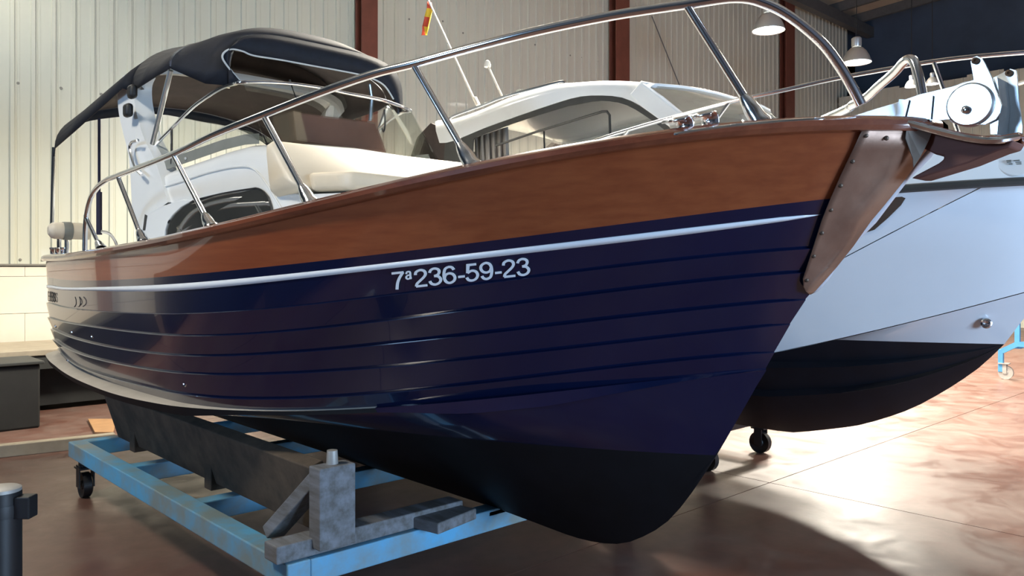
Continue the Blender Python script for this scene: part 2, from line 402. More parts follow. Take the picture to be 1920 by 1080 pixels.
for nm,am,bm,L,p,q,aft,rr in LV:
    tr=np.array(TR[nm],float); l=Lv(); l.nm=nm; l.L=L
    zs=H+(HY-tr[-1][1])/F*2.6
    a0=.3
    for it in range(12):          # stem position at this level
        y_=np.interp(1600,tr[:,0],tr[:,1])
        # intersect the traced curve with the stem profile
        best=min(((abs(np.interp(960+F*(S+aa*A)[0]/(S+aa*A)[1],tr[:,0],tr[:,1])-(HY+F*(H-zz)/(S+aa*A)[1])),aa,zz) for aa,zz in zip(np.interp(np.linspace(0,len(st_a)-1,400),range(len(st_a)),st_a),np.interp(np.linspace(0,len(st_z)-1,400),range(len(st_z)),st_z))))
        a0,z0=best[1],best[2]; break
    f=plan(a0,am,bm,L,p,q,aft,rr)
    aa=np.linspace(a0+.02,5.6,90); zz=[]; ok=[]
    for a in aa:
        q_=S+a*A+f(a)*N; x=960+F*q_[0]/q_[1]
        if tr[0][0]<=x<=tr[-1][0]: ok.append(a); zz.append(H+(HY-np.interp(x,tr[:,0],tr[:,1]))/F*q_[1])
    ok=np.array([a0]+ok); zz=np.array([z0]+zz); w_=np.ones(len(ok)); w_[0]=12
    c=np.polyfit(ok,zz,5,w=w_); l.c=c; l.a0=a0; l.z0=z0; l.f=f; l.amax=ok.max()
    zr_=zz-np.polyval(c,ok)
    q_=[S+a*A+f(a)*N for a in np.linspace(4,L-.001,300)]; xm=min(960+F*t[0]/t[1] for t in q_)
    print('LEVEL %s a0=%.2f z0=%.2f amax=%.2f fit err=%.3f xmin=%.0f  z(3)=%.2f z(5)=%.2f'%(nm,a0,z0,l.amax,abs(zr_).max(),xm,np.polyval(c,3),np.polyval(c,5)))
    l.z=(lambda a,c=c,am=min(l.amax,5.55): float(np.polyval(c,min(a,am))))
    levels.append(l)
NT=72
def par(l,i):
    t=i/NT; s=(1-math.cos(math.pi*t))/2; s=.55*s+.45*t if t<.5 else s*.75+t*.25
    return l.a0+(l.L-l.a0)*s
def hull_b(a,z):
    zs=[l.z(a) for l in levels]; bs=[l.f(a) for l in levels]
    if z>=zs[0]: return bs[0]
    for i in range(len(zs)-1):
        if zs[i]>=z>=zs[i+1]:
            t=(zs[i]-z)/max(1e-6,zs[i]-zs[i+1]); return bs[i]*(1-t)+bs[i+1]*t
    return bs[-1]
def hull_hit(x,y,off=.004):
    # first crossing of the sight line with the starboard hull side
    r=(x-960)/F
    def g(Y):
        q=np.array([r*Y,Y])-S; a=float(q@A); b=float(q@N); z=H+(HY-y)/F*Y; hb=hull_b(max(a,0),z)
        return b-hb,a,hb,z
    prev=None; Yp=None
    for Y in np.linspace(1.6,9,190):
        v=g(Y)
        if prev is not None and prev>0>=v[0]:
            lo_,hi_=Yp,Y
            for _ in range(14):
                m_=(lo_+hi_)/2
                if g(m_)[0]>0: lo_=m_
                else: hi_=m_
            v=g(hi_); return ab(v[1],hull_b(max(v[1],0),v[3])+off,v[3])
        prev=v[0]; Yp=Y
    return None
boat=thing('motor_boat','navy blue motor boat with varnished mahogany bow and navy canopy on the blue trolley','boat',(0,3,0))
def sides(rows_fn,name,m,parent,**k):
    out=[]
    for sgn in (1,-1):
        mb=MB(); rows=rows_fn()
        mb.grid([[Vector((v.x*sgn,v.y,v.z)) for v in r] for r in rows]); out.append(mb.build(name,m,parent,**k))
    return out
def curve(l,off=0,dz=0):
    out=[]
    for i in range(NT+1):
        a=par(l,i); b=l.f(a)
        s=min(1,b/.06)
        out.append(ab(a+(off if i==NT else 0),b+off*s,l.z(a)+dz))
    return out
def lerp(u,v,t): return [p.lerp(q,t) for p,q in zip(u,v)]
def band(i,ledge=.014):
    top=curve(levels[i]); bot=curve(levels[i+1])
    top2=curve(levels[i],ledge,-.004); topm=curve(levels[i],ledge*.7,-.0005)
    rows=[top,topm,top2] if i>=2 else [top]
    for t in (.25,.5,.75,1): 
        r=lerp(top2 if i>=2 else top,bot,t); rows.append(r)
    return rows
hull=None
sides(lambda:band(0),'sheer_plank',M['mahogany'],boat,label='varnished mahogany upper hull plank')
for i in range(1,7): sides(lambda:band(i),'hull_strake',M['navy'],boat)
# spray rail that widens into the stern platform
lR=levels[7]
def sst(x): x=min(1,max(0,x)); return x*x*(3-2*x)
def rail_w(a):
    return .010*sst((a-lR.a0-.05)/.3)+.026*sst((a-lR.a0-.2)/.5)*(1-sst((a-1.35)/.5))+.080*sst((a-2.3)/1.7)
def rth(a): return .008+.045*min(1,rail_w(a)/.034)
def rrows():
    inn=curve(lR); out=[]; o2=[]; i2=[]
    for i in range(NT+1):
        a=par(lR,i); t=min(1,max(0,(a-4.8)/1.28)); ao_=a+.17*t*t
        b=lR.f(a)+rail_w(a)
        bo_=b if a<5.2 else max(lR.f(a),(lR.f(5.2)+rail_w(5.2)-.03*(ao_-5.2))*(max(0,1-(max(0,ao_-5.3)/(6.252-5.3))**3.2))**.42)
        bo_=max(bo_,lR.f(a)+ (0 if i>NT-1 else .0))
        z=lR.z(a); s=min(1,lR.f(a)/.08)
        out.append(ab(ao_,bo_*1.0 if i<NT else 0,z-.005-.014*sst((a-2.3)/1.5)*(1-.6*sst((a-5)/.8)))); th=max(rth(a),.03 if a>5 else 0); o2.append(ab(ao_-.01*s,max(0,bo_-.012*s*min(1,th/.05)),z-th)); i2.append(ab(a,lR.f(a)*.985,z-th-.003))
    return [inn,out,o2,i2]
RR=rrows()
KP=next(i for i in range(NT+1) if par(lR,i)>1.75)
sides(lambda:[q[:KP+1] for q in RR[:2]],'spray_rail',M['navy'],boat)
sides(lambda:[q[KP:] for q in RR[:2]],'platform_top',M['platform'],boat,label='dusty grey top of the spray rail and stern platform')
sides(lambda:[q[:KP+1] for q in RR[1:]],'spray_rail_underside',M['navy'],boat)
sides(lambda:[q[KP:] for q in RR[1:]],'spray_rail_underside',M['antifoul'],boat)
# bottom: chine > waterline > keel
kp=[p for p in st if p.z<.90]; kz=np.array([p.z for p in kp]+[.372]*6); ka=np.array([p.y for p in kp]+[2,3,4,5,5.6,6.0])
order=np.argsort(ka); ka=ka[order]; kz=kz[order]
def keel_z(a): return float(np.interp(a,ka,kz))
def bot_pt(a,t,hR,zR,hb):   # t 0 chine .. 1 keel
    zk=keel_z(a) if a>ka[0] else stem_z(a)
    s=t; b=hR*(1-s)**(1.0); 
    return b,zk
def stem_z(a): return float(np.interp(a,st_a,st_z))
wlf=plan(.78,3.4,1.00,5.95,1.6,.92,.15,.2)
ZW=.842
def bottom(part):
    rows=[]; n=7
    for i in range(NT+1):
        a=par(lR,i); zR=lR.z(a)-rth(a)-.003; bR=lR.f(a)*.985
        # below the chine: ruled to the waterline then to the keel
        a2=a+(.0); zk=stem_z(a2) if a2<1.5 else keel_z(a2)
        if a2>=5.9: zk=.372
        zk=min(zk,zR)
        bw=min(wlf(a),bR*.97); zw=min(ZW,zR-.002)
        if zk>zw: bw=0; zw=zk
        col=[]
        if part==0:
            for t in (0,.34,.67,1): col.append(ab(a,bR*(1-t)+bw*t+ .02*math.sin(math.pi*t)*min(1,bw/.2),zR*(1-t)+zw*t))
        else:
            for t in (0,.15,.3,.45,.6,.75,.88,1):
                # slightly hollow sections forward, a narrow keel
                bb=bw*(1-t)**1.0; fo_=math.exp(-((a-.9)/.8)**2)
                zz=zw+(zk-zw)*(t**(1.05-.25*fo_))
                if t==1: bb=0
                col.append(ab(a,max(bb,0 if t==1 else min(.012,bw)),zz))
        rows.append(col)
    return [list(r) for r in zip(*rows)]
sides(lambda:bottom(0),'lower_strake',M['navy'],boat)
sides(lambda:bottom(1),'hull_bottom',M['antifoul'],boat,label='matt black antifouled hull bottom')
# white boot stripe
def stripe_rows():
    tt=[(88,535),(141,540),(260,535.5),(350,531),(480,521),(640,502.5),(880,474),(1120,449),(1300,425.5),(1497,398),(1530,403.5)]
    tb=[(88,541),(140,545),(262,547),(400,541),(480,532.5),(640,512.5),(760,498),(880,485),(1120,459.5),(1300,436),(1497,405.5),(1530,404.5)]
    r1=[];r2=[]
    lw=levels[1]; f=lw.f
    def zfit(tr):
        tr=np.array(tr,float); A_=[];Z_=[]
        for a in np.linspace(.2,5.5,120):
            q=S+a*A+(f(a)+.002)*N; x=960+F*q[0]/q[1]
            if 88<=x<=1530: A_.append(a); Z_.append(H+(HY-np.interp(x,tr[:,0],tr[:,1]))/F*q[1])
        return np.array(A_),np.array(Z_)
    a1,z1=zfit(tt); a2,z2=zfit(tb); c1=np.polyfit(a1,z1,6); c2=np.polyfit(a2,z2,6); a0=a1.min()
    for i in range(NT+1):
        s=i/NT; a=a0+(6.18-a0)*(.5*s+.5*(1-math.cos(math.pi*s))/2)
        if i==0: a=a0
        ac=min(a,5.45)
        za,zb=np.polyval(c1,ac),np.polyval(c2,ac)
        k=min(1,(a-a0)/.06); m_=(za+zb)/2; za=m_+(za-m_)*k; zb=m_+(zb-m_)*k
        for r,z in ((r1,za),(r2,zb)):
            r.append(ab(a,hull_b(a,z)+.006,z))
    return [r1,r2]
SR=stripe_rows(); sides(lambda:SR,'white_stripe',M['white_line'],boat,thick=.004,label='white painted stripe')
# gunwale cap
def gun_rows():
    l=levels[0]; rows=[]
    prof=[(-.075,.010),(-.070,.030),(-.03,.036),(.012,.030),(.028,.016),(.030,.0),(.022,-.014),(.0,-.016)]
    cs=[]
    for i in range(NT+1):
        a=par(l,i); b=l.f(a); a2=l.f(a+.02)-b; 
        cs.append((a,b,l.z(a)))
    P_=[Vector((-b,a,z)) for a,b,z in cs]
    out=[]
    for i,p in enumerate(P_):
        t=(P_[min(i+1,NT)]-P_[max(i-1,0)]); t.z=0; t.normalize(); n_=Vector((-t.y,t.x,0))
        if i==0: n_=Vector((0,-1,0)) if False else Vector((-.7,-.7,0)).normalized()
        if i==NT: n_=Vector((0,1,0))
        if n_.x>0 and i<NT: n_=-n_
        q=[]
        for o_,h in prof:
            v=p+n_*o_+Vector((0,0,h)); v.x=min(v.x,0); q.append(v)
        out.append(q)
    return [list(r) for r in zip(*out)]
GR=gun_rows(); sides(lambda:GR,'gunwale',M['mahogany_dark'],boat,label='dark varnished rounded gunwale rail')
# deck
def deck():
    l=levels[0]; rows=[]
    for i in range(2,NT-1):
        a=par(l,i); b=max(.0,l.f(a)-.06); z=l.z(a)
        rows.append([ab(a,b*t,z+.012+.03*(1-t*t)) for t in (1,.66,.33,0,-.33,-.66,-1)])
    return rows
mb=MB(); mb.grid(deck()); mb.build('deck',M['gel'],boat,thick=.02)
exec_marker=True
#@@PART2
# ------------------------------------------------------------------ bow fittings
def plate_poly():
    left=[(1619,241),(1600,282),(1577,330),(1555,381),(1542,413),(1527,460),(1514,500),(1507,522),(1508,537),(1513,545)]
    rows=[]
    for x,y in left:
        h=hull_hit(x,y,0)
        z=h.z; az=float(np.interp(-z,-st_z,st_a))
        row=[]
        for k in range(9):
            t=k/8; a=az-.002+(h.y-az)*t; b=hull_b(a,z) if k else 0
            row.append((a-(.004 if k==0 else 0),(b+.014) if k else 0,z))
        rows.append(row)
    az,bz=stem_at=(float(np.interp(-(rows[-1][0][2]-.02),-st_z,st_a)),0)
    rows.append([(az-.004,.002,rows[-1][0][2]-.012)]*9)
    return rows
PR=plate_poly()
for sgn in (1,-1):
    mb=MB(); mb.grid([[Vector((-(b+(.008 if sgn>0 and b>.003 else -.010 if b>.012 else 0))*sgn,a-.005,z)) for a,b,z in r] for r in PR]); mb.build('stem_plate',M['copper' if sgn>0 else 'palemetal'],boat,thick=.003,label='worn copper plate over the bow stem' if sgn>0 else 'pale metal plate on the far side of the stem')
for x,y in [(1622,256),(1660,261),(1597,304),(1575,349),(1557,394),(1540,437),(1525,480),(1512,525)]:
    h=hull_hit(x,y,0); mb=MB(); mb.lathe(ab(h.y-.012,-h.x+.021,h.z),[(0.0,.004),(.006,.002),(.008,-.002)],8,(-.75,-.65,0)); mb.build('plate_nail',M['bronze'],boat)
# small stainless corner plate under the rail
cp=[hull_hit(x,y,0) for x,y in [(1690,243),(1688,262),(1694,278),(1702,300),(1703,316),(1716,296),(1730,268),(1738,248)]]
mb=MB(); mb.slab([Vector((p.x-.014,p.y-.02,p.z)) for p in cp],(.004,.003,0)); mb.build('bow_eye_plate',M['patch'],boat,False)
# sprit knee (web with a window) and its polished edge
knee=[(1714,246),(1730,245),(1758,252),(1792,261),(1827,269),(1862,274),(1892,273),(1912,267),(1904,280),(1883,286),(1827,309),(1781,323),(1735,337),(1721,337),(1730,331),(1772,309),(1782,301),(1781,295),(1767,293),(1743,281),(1714,262)]
mb=MB(); mb.slab([Pb(x,y,.0) for x,y in knee],(.11,0,0)); mb.build('bowsprit',M['mahogany_matt'],boat,ang=30,bevel=.012,label='varnished bowsprit knee under the anchor roller')
# platform on top of the knee
top=[Pb(x,y,0) for x,y in [(1700,240),(1730,243),(1758,250),(1792,259),(1827,267),(1862,272),(1892,271),(1914,262)]]
hw=[.17,.15,.13,.115,.10,.09,.075,.03]
rows=[]
for p,h in zip(top,hw): rows.append([Vector((sx*h,p.y,p.z+dz)) for sx,dz in ((-1,-.006),(-1.04,.008),(-.9,.018),(0,.02),(.9,.018),(1.04,.008),(1,-.006))])
mb=MB(); mb.grid(rows); mb.build('sprit_platform',M['mahogany_dark'],boat,thick=.01)
for sx in (-1,1):
    mb=MB(); mb.tube(smoothpts([Vector((sx*h*1.06,p.y,p.z+.004)) for p,h in zip(top,hw)],4),.010,8); mb.build('sprit_edge_trim',M['chrome'],boat)
# anchor roller assembly
cheek=[(1597,219),(1640,205),(1677,194),(1725,177),(1784,163),(1826,150),(1822,128),(1820,116),(1825,108),(1832,105),(1842,109),(1848,119),(1860,144),(1871,177),(1879,197),(1876,212),(1868,224),(1848,234),(1813,233),(1790,223),(1755,227),(1739,226),(1700,222),(1640,220)]
mb=MB(); mb.slab([Pb(x,y,.06) for x,y in cheek],(.006,0,0)); mb.build('roller_cheek_plate',M['satin'],boat,False,bevel=.001,label='bright stainless cheek plate of the anchor roller')
far=[(1862,146),(1895,129),(1906,132),(1908,143),(1911,187),(1918,236),(1916,259),(1906,267),(1881,268),(1869,256),(1872,215),(1882,195),(1872,172)]
fb=-.05
mb=MB(); mb.slab([Pb(x,y,fb) for x,y in far],(.006,0,0)); mb.build('roller_cheek_plate',M['satin'],boat,False,bevel=.001)
rc=Pb(1818,196,.03); mb=MB(); mb.lathe(rc,[(0,.03),(.056,.03),(.064,.022),(.050,.0),(.064,-.022),(.056,-.03),(0,-.03)],36,(1,0,0)); mb.build('anchor_roller',M['nylon'],boat,label='white nylon anchor roller')
rc2=Pb(1818,196,.071); mb=MB(); mb.lathe(rc2,[(.060,-.006),(.063,.0),(.058,.004),(0,.004)],36,(-1,0,0)); ro=mb.build('roller_side_disc',M['satin'],boat)
mb=MB(); mb.lathe(Pb(1811,206,.080),[(.012,-.006),(.012,.004),(.006,.008),(0,.008)],12,(-1,0,0)); mb.build('roller_bolt',M['chrome'],boat)
for x,y,b in ((1829,114,.068),(1892,137,-.042)):
    mb=MB(); mb.lathe(Pb(x,y,b),[(.009,-.004),(.010,.004),(.005,.006),(0,.002)],12,(-1,0,0)); mb.build('plate_bolt',M['bronze'],boat)
mb=MB(); mb.slab([Pb(x,y,0) for x,y in [(1850,160),(1880,150),(1885,200),(1880,255),(1868,255),(1866,222)]],(.10,0,0)); mb.build('roller_web',M['satin'],boat,False)
mb=MB()
for xa,ya,xb,yb in ((1740,180,1736,224),(1696,187,1688,220)): mb.beam(Pb(xa,ya,.068),Pb(xb,yb,.068),.008,.03,(0,1,0))
mb.build('cheek_rib',M['satin'],boat,False)
# ------------------------------------------------------------------ bow rails
shf=levels[0].f
def railb(a): return max(0.02,shf(a)-.03) if a>0 else .02
rp=[(159,470),(160,430),(163,400),(170,372),(182,352),(200,338),(220,330),(322,290),(400,253),(495,215),(600,174),(700,139),(775,120),(880,91),(1000,60),(1150,29),(1290,8),(1380,-4),(1435,7),(1488,36),(1541,81),(1576,127),(1600,168),(1614,196)]
RAIL=[Pf(x,y,railb,.02,5.6) for x,y in rp]
RAILS=smoothpts(RAIL,5)
stan=[(1290,14,1425,216,1),(778,126,886,303,1),(497,222,583,381,0),(326,292,396,425,0),(221,331,269,449,0),(160,405,190,468,0)]
for sgn in (1,-1):
    mir=lambda v:Vector((v.x*sgn,v.y,v.z))
    pathR=[mir(v) for v in RAILS]
    if sgn<0:
        hoop=[(1545,224,-.34),(1600,196,-.25),(1624,183,-.22),(1647,162,-.19),(1677,136,-.16),(1694,117,-.14),(1705,111,-.13),(1715,119,-.12),(1726,160,-.11),(1736,222,-.10)]
        pathR=[v for v in pathR if v.y>2.2]+smoothpts([Vector((.75,1.5,1.98))]+[Pb(*h) for h in hoop],6)
    mb=MB(); mb.tube(pathR,.0155,14); rail=mb.build('bow_rail',M['chrome'],boat)
    mb=MB(); fm=MB()
    for xt,yt,xb,yb,big in (stan if sgn>0 else stan[2:]):
        t=Pf(xt,yt,railb,.02,5.6); bt=Pf(xb,yb,lambda a:shf(a)-.035,.02,5.6)
        bt.z=levels[0].z(bt.y)+.03
        m1=MB(); m1.tube([mir(t),mir(bt)],.0125,12); m1.build('stanchion',M['chrome'],rail)
        d=(t-bt).normalized()
        m2=MB(); m2.lathe(mir(bt),[(.034,-.012),(.035,.0),(.028,.016),(.026,.045),(.020,.078),(.014,.095)],16,mir(d)); m2.build('stanchion_base',M['chrome'],rail)
# chrome strip along the gunwale near the bow, chocks
sp=[Pf(x,y,lambda a:shf(a)+.026,.02,5.6) for x,y in [(1258,254),(1300,247),(1360,239),(1420,233),(1480,228),(1552,224)]]
for sgn in (1,-1):
    mb=MB(); mb.tube(smoothpts([Vector((p.x*sgn,p.y,p.z)) for p in sp],4),[.002]+[.0085]*19+[.002],10); mb.build('gunwale_strip',M['chrome'],boat)
    for x,y,wd in ((1270,245,0),(1317,236,1)):
        p=Pf(x,y,lambda a:shf(a)-.03,.02,5.6); mb=MB(); r=.027
        c=Vector((p.x*sgn,p.y,p.z))
        pts=[c+Vector((r*math.cos(t)*1.0*sgn,0,r*math.sin(t)+.014)) for t in np.linspace(-.5*math.pi,.85*math.pi,12)]
        L_=.085
        mb.grid([[q+Vector((0,-L_/2,0)) for q in pts],[q+Vector((0,L_/2,0)) for q in pts]]); mb.build('fairlead_chock',M['chrome'],boat,thick=.005)
# ------------------------------------------------------------------ coach house
def bc(a): 
    if a<3.2: return .615-.05*max(0,(3.2-a))
    return .615+(a-3.2)*.13
ct=[(271,364),(278,345),(290,332),(312,318),(354,304),(417,282),(458,271),(479,270),(500,275),(519,297),(542,330),(558,353),(575,374)]
CT=[Pf(x,y,bc,2.0,5.6) for x,y in ct]
ca=[p.y for p in CT][::-1]; cz=[p.z for p in CT][::-1]
def coach_z(a): return float(np.interp(a,ca,cz))
def deckz(a): return levels[0].z(a)+.01
A0,A1=min(ca),max(ca)
def coach_rows(a_list):
    rows=[]
    for a in a_list:
        zt=coach_z(a); b=bc(a); zd=min(deckz(a),zt-.01); r=min(.09,(zt-zd)*.5)
        row=[ab(a,b+.05,zd-.02),ab(a,b+.035,zd+(zt-zd)*.35),ab(a,b+.015,zt-r),ab(a,b+.004,zt-r*.55),ab(a,b-.02,zt-r*.18),ab(a,b-.06,zt),ab(a,b*.5,zt+.035),ab(a,0,zt+.045)]
        row+= [Vector((-v.x,v.y,v.z)) for v in row[-2::-1]]
        rows.append(row)
    return rows
al=[A0-.02]+list(np.linspace(A0,A1,40))
mb=MB(); rr_=coach_rows(al); mb.grid(rr_); mb.add(rr_[-1],[tuple(range(len(rr_[-1])))]); mb.build('coach_house',M['gel'],boat,ang=50,label='white moulded cabin house')
def on_coach(x,y,off=.01):
    # hit the outward leaning cabin side
    p=Pf(x,y,lambda a:bc(a)+.035,1.9,5.6); zt=coach_z(p.y); zd=deckz(p.y)
    for _ in range(4):
        t=(p.z-zd)/max(.05,zt-zd); o_=.05-.035*min(max(t,0),1)/.8
        p=Pf(x,y,lambda a:bc(a)+o_+off,1.9,5.6)
    return p
win=[(310,450),(312,430),(319,413),(326,402),(341,388),(362,377),(417,363),(471,354),(484,353),(495,358),(504,369),(510,387),(513,404),(514,425),(440,440),(380,450)]
W0=[on_coach(x,y,.006) for x,y in win]
for sgn in (1,-1):
    mb=MB(); pts=[Vector((p.x*sgn,p.y,p.z)) for p in W0]; mb.slab(pts,(.006,0,0)); o=mb.build('cabin_window',M['darkglass'],boat,False,label='dark tinted cabin side window')
    mb=MB(); mb.tube(smoothpts([p+Vector((-.006*sgn,0,0)) for p in pts],3,True),.004,6,True); mb.build('window_gasket',M['rubber'],o)
wr=[(262,462),(268,420),(277,402),(300,388),(345,374),(362,376),(341,388),(326,402),(316,415),(311,432),(309,455)]
W1=[on_coach(x,y,.012) for x,y in wr]
mb=MB(); mb.slab(W1,(.012,0,0)); mb.build('cabin_side_moulding',M['gel'],boat,False,bevel=.004)
W2=[on_coach(x,y,.020) for x,y in [(272,402),(276,404),(272,432),(268,432)]]
mb=MB(); mb.slab(W2,(.004,0,0)); mb.build('vent_slot',M['dgrey'],boat,False)
mb=MB(); mb.tube(smoothpts([on_coach(x,y,.006) for x,y in [(300,352),(340,340),(380,326),(420,316),(450,312),(470,314),(485,325),(500,345),(518,375),(532,398)]],4),.006,8); mb.build('moulded_crease',M['gel'],boat)
# ------------------------------------------------------------------ sun pad on the front of the coach house
TB=Pf(500,262,lambda a:.69,2,5); aT=TB.y
bk=thing('backrest_cushion','long cream vinyl backrest cushion standing against the windscreen on the foredeck','cushion',(0,aT,TB.z-.2))
def pill(c0,c1,w,h,R=None,n=4,r=.03): pass
def cushion(corners_a_z,b0_,b1_,name,parent,rad=.03):
    # rounded profile in the a-z plane swept across the boat
    P2=[Vector((0,a,z)) for a,z in corners_a_z]
    prof=[]
    m=len(P2)
    for i in range(m):
        p=P2[i]; u=(P2[i-1]-p).normalized(); v=(P2[(i+1)%m]-p).normalized()
        for t in (0,.33,.67,1): prof.append(p+u*rad*(1-t)**2+v*rad*t*t)
    rows=[]
    for s,sc_ in ((0,.55),(.012,.85),(.035,1),(1-.035,1),(1-.012,.85),(1,.55)):
        b=b0_+(b1_-b0_)*s; c=sum(prof,Vector())/len(prof)
        rows.append([Vector((-b,c.y+(p.y-c.y)*sc_,c.z+(p.z-c.z)*sc_)) for p in prof])
    mb=MB(); mb.grid(rows,True); mb.add(rows[0],[tuple(range(len(prof)))]); mb.add(rows[-1],[tuple(range(len(prof)))[::-1]])
    return mb.build(name,M['cream'],parent,ang=60)
zT=TB.z
cushion([(aT-.02,zT),(aT+.06,zT),(aT+.0,zT-.30),(aT-.30,zT-.27)],.69,-.73,'backrest_pad',bk,.028)
seatz=Pa(600,326,aT-.22).z
sc_=thing('seat_cushion','cream vinyl sunbathing seat cushion lying in front of the long backrest','cushion',(0,aT-.4,seatz-.1))
cushion([(aT-.22,seatz),(aT-.26,seatz-.10),(aT-.66,seatz-.12),(aT-.66,seatz-.03)],.60,-.62,'seat_pad',sc_)
mb=MB(); rows=[]
for a,z in ((aT+.06,seatz-.05),(aT-.14,seatz-.11),(aT-.66,seatz-.135),(aT-.74,seatz-.16),(aT-.80,deckz(aT-.8)-.02)):
    zz=z; rows.append([Vector((-.62,a,deckz(a)-.02)),Vector((-.60,a,zz)),Vector((.60,a,zz)),Vector((.62,a,deckz(a)-.02))])
mb.grid(rows); mb.build('seat_moulding',M['gel'],boat,ang=20)
# ------------------------------------------------------------------ windscreen
def bw_(a): return bc(a)-.03 if a>3.3 else .59
sk=[(287,333),(300,320),(312,312),(354,297),(417,275),(458,265),(485,263)]
skb=[Pf(x,y+6,bw_,2,5.6) for x,y in sk]; skt=[Pf(x,y-13,lambda a:bw_(a)-.012,2,5.6) for x,y in sk]
ws=thing('windscreen_tmp','','x'); 
wsf=[(276,290),(297,266),(322,241),(350,212),(370,194),(392,179),(408,169),(425,161),(440,157),(455,154.5)]
WF=[Pf(x,y,lambda a:bw_(a)-.03-.02*max(0,(4-a)),2,6) for x,y in wsf]
cor=WF[-1]; aF=cor.y
fr=[(505,154.5),(555,158),(615,167),(650,175),(690,182),(725,190)]
FR=[Pa(x,y,aF-.04) for x,y in fr]
far_=[Vector((-p.x,p.y,p.z)) for p in WF[::-1]]
path=smoothpts(WF+[p for p in FR if abs(p.x)<.56]+far_,4)
bpy.data.objects.remove(ws)
mb=MB(); mb.tube(path,.011,10); wsc=mb.build('windscreen_frame',M['chrome'],boat,label='stainless windscreen frame')
baseS=[Vector(p) for p in skb]
# glass panes: starboard, front, port
frontb=Pf(500,268,lambda a:.60,2,5)
def pane(poly,name): 
    mb=MB(); mb.add(poly,[tuple(range(len(poly)))]); return mb.build(name,M['tint'],wsc,False,thick=.004)
sidep=[p for p in WF]+[frontb+Vector((0,.02,0))]+[p for p in skt[::-1]][1:]
pane(sidep,'side_pane'); pane([Vector((-p.x,p.y,p.z)) for p in sidep],'side_pane')
fpoly=[WF[-1]]+[p for p in FR if abs(p.x)<.56]+[far_[0],Vector((-frontb.x,frontb.y,frontb.z)),frontb]
pane(fpoly,'front_pane')
for sgn in (1,-1):
    mb=MB(); mb.grid([[Vector((p.x*sgn,p.y,p.z)) for p in skb],[Vector((p.x*sgn,p.y,p.z)) for p in skt]]); o=mb.build('windscreen_skirt',M['grey'],boat,False,thick=.004)
    for x,y in ((303,318),(348,297)):
        p=Pf(x,y,bw_,2,5.6); mb=MB(); mb.lathe(Vector((p.x*sgn,p.y,p.z)),[(0,.008),(.008,.006),(.010,-.002)],10,(-sgn,0,0)); mb.build('snap_stud',M['snap'],o)
    mb=MB(); 
    c=[Vector((p.x*sgn,p.y,p.z)) for p in (Pf(322,243,lambda a:bw_(a)-.03,2,6),Pf(322,308,lambda a:bw_(a)-.01,2,6))]
    mb.tube(c,.008,8); mb.build('pane_divider',M['chrome'],wsc)
mb=MB(); mb.tube([Pa(543,150,aF),Pa(550,170,aF-.02),Pa(557,188,aF-.03)],[.006,.003,.005],6); mb.build('latch_cord',M['rubber'],boat)
mb=MB(); mb.tube(smoothpts([Pa(721,205,aF+.1),Pa(722,235,aF+.1),Pa(719,247,aF+.1),Pa(716,240,aF+.1)],4),.006,6); mb.build('hanging_strap',M['rubber'],boat)
mb=MB(); mb.grid([[Pa(x,y,aF+.02) for x,y in ((734,206),(742,222),(756,246),(770,270))],[Pa(x,y,aF+.02) for x,y in ((738,206),(749,222),(764,246),(775,274))]]); mb.build('pillar_strip',M['creamgel'],wsc,False,thick=.006)  # cream strip modelled to stand for a reflection on the far glass
# console and helm seat seen through the screen
mb=MB(); mb.lathe((-.22,4.15,1.55),[(.0,0),(.20,0),(.19,.40),(.16,.58),(.155,.66),(.0,.70)],24); mb.build('helm_console',M['grey'],boat)
mb=MB(); mb.box((.12,4.5,2.0),(.46,.14,.62)).box((.12,4.3,1.72),(.46,.42,.12)).box((.12,4.3,1.5),(.12,.12,.5)); mb.build('helm_seat',M['rubber'],boat,bevel=.05)
# brown panel standing on the dash behind the screen
aP=aF+.10
mb=MB(); mb.box((0.05,(aT+.10+4.3)/2,2.08),(1.0,4.3-aT-.10,.02)); mb.build('dashboard',M['grey'],boat,False)
bx=thing('brown_box','dark brown panelled box standing behind the windscreen under the canopy','box',Pa(640,290,3.75))
q=[Pa(x,y,3.72) for x,y in [(563,211),(707,229),(727,286),(576,266)]]
mb=MB(); mb.slab([p+Vector((0,.14,0)) for p in q],(0,.26,0)); mb.build('box_panel',M['brownboard'],bx,False,bevel=.006)
q=[Pa(x,y,3.70) for x,y in [(550,208),(564,211),(577,266),(557,263)]]
mb=MB(); mb.slab([p+Vector((0,.14,0)) for p in q],(0,.28,0)); mb.build('box_end_strip',M['tanboard'],bx,False)
# ------------------------------------------------------------------ targa arch
ob=.80
outer=[(262,430),(257,400),(252,310),(246,275),(240,252),(233,222),(230,202),(229,180),(231,163),(240,143)]
inner=[(330,380),(312,320),(300,290),(288,268),(280,247),(272,220),(267,195),(265,175),(266,157),(272,143)]
cx_=[]
so=smoothpts([Pb(x,y,ob) for x,y in outer],3); si=smoothpts([Pb(x,y,ob-.06) for x,y in inner],3)
topz=so[-1].z+.14
def arch_mesh(sgn):
    mb=MB(); rows=[]
    for o_,i_ in zip(so,si):
        t=.03
        rows.append([Vector((sgn*(o_.x-t+.0),o_.y,o_.z)),Vector((sgn*(i_.x-t-.02),i_.y,i_.z)),Vector((sgn*(i_.x+t+.04),i_.y,i_.z)),Vector((sgn*(o_.x+t+.04),o_.y,o_.z))])
    mb.grid(rows,True); return mb
for sgn in (1,-1): arch_mesh(sgn).build('arch_leg',M['gel'],boat,ang=50,label='white moulded targa arch leg')
e=so[-1]; f_=si[-1]; rows=[]
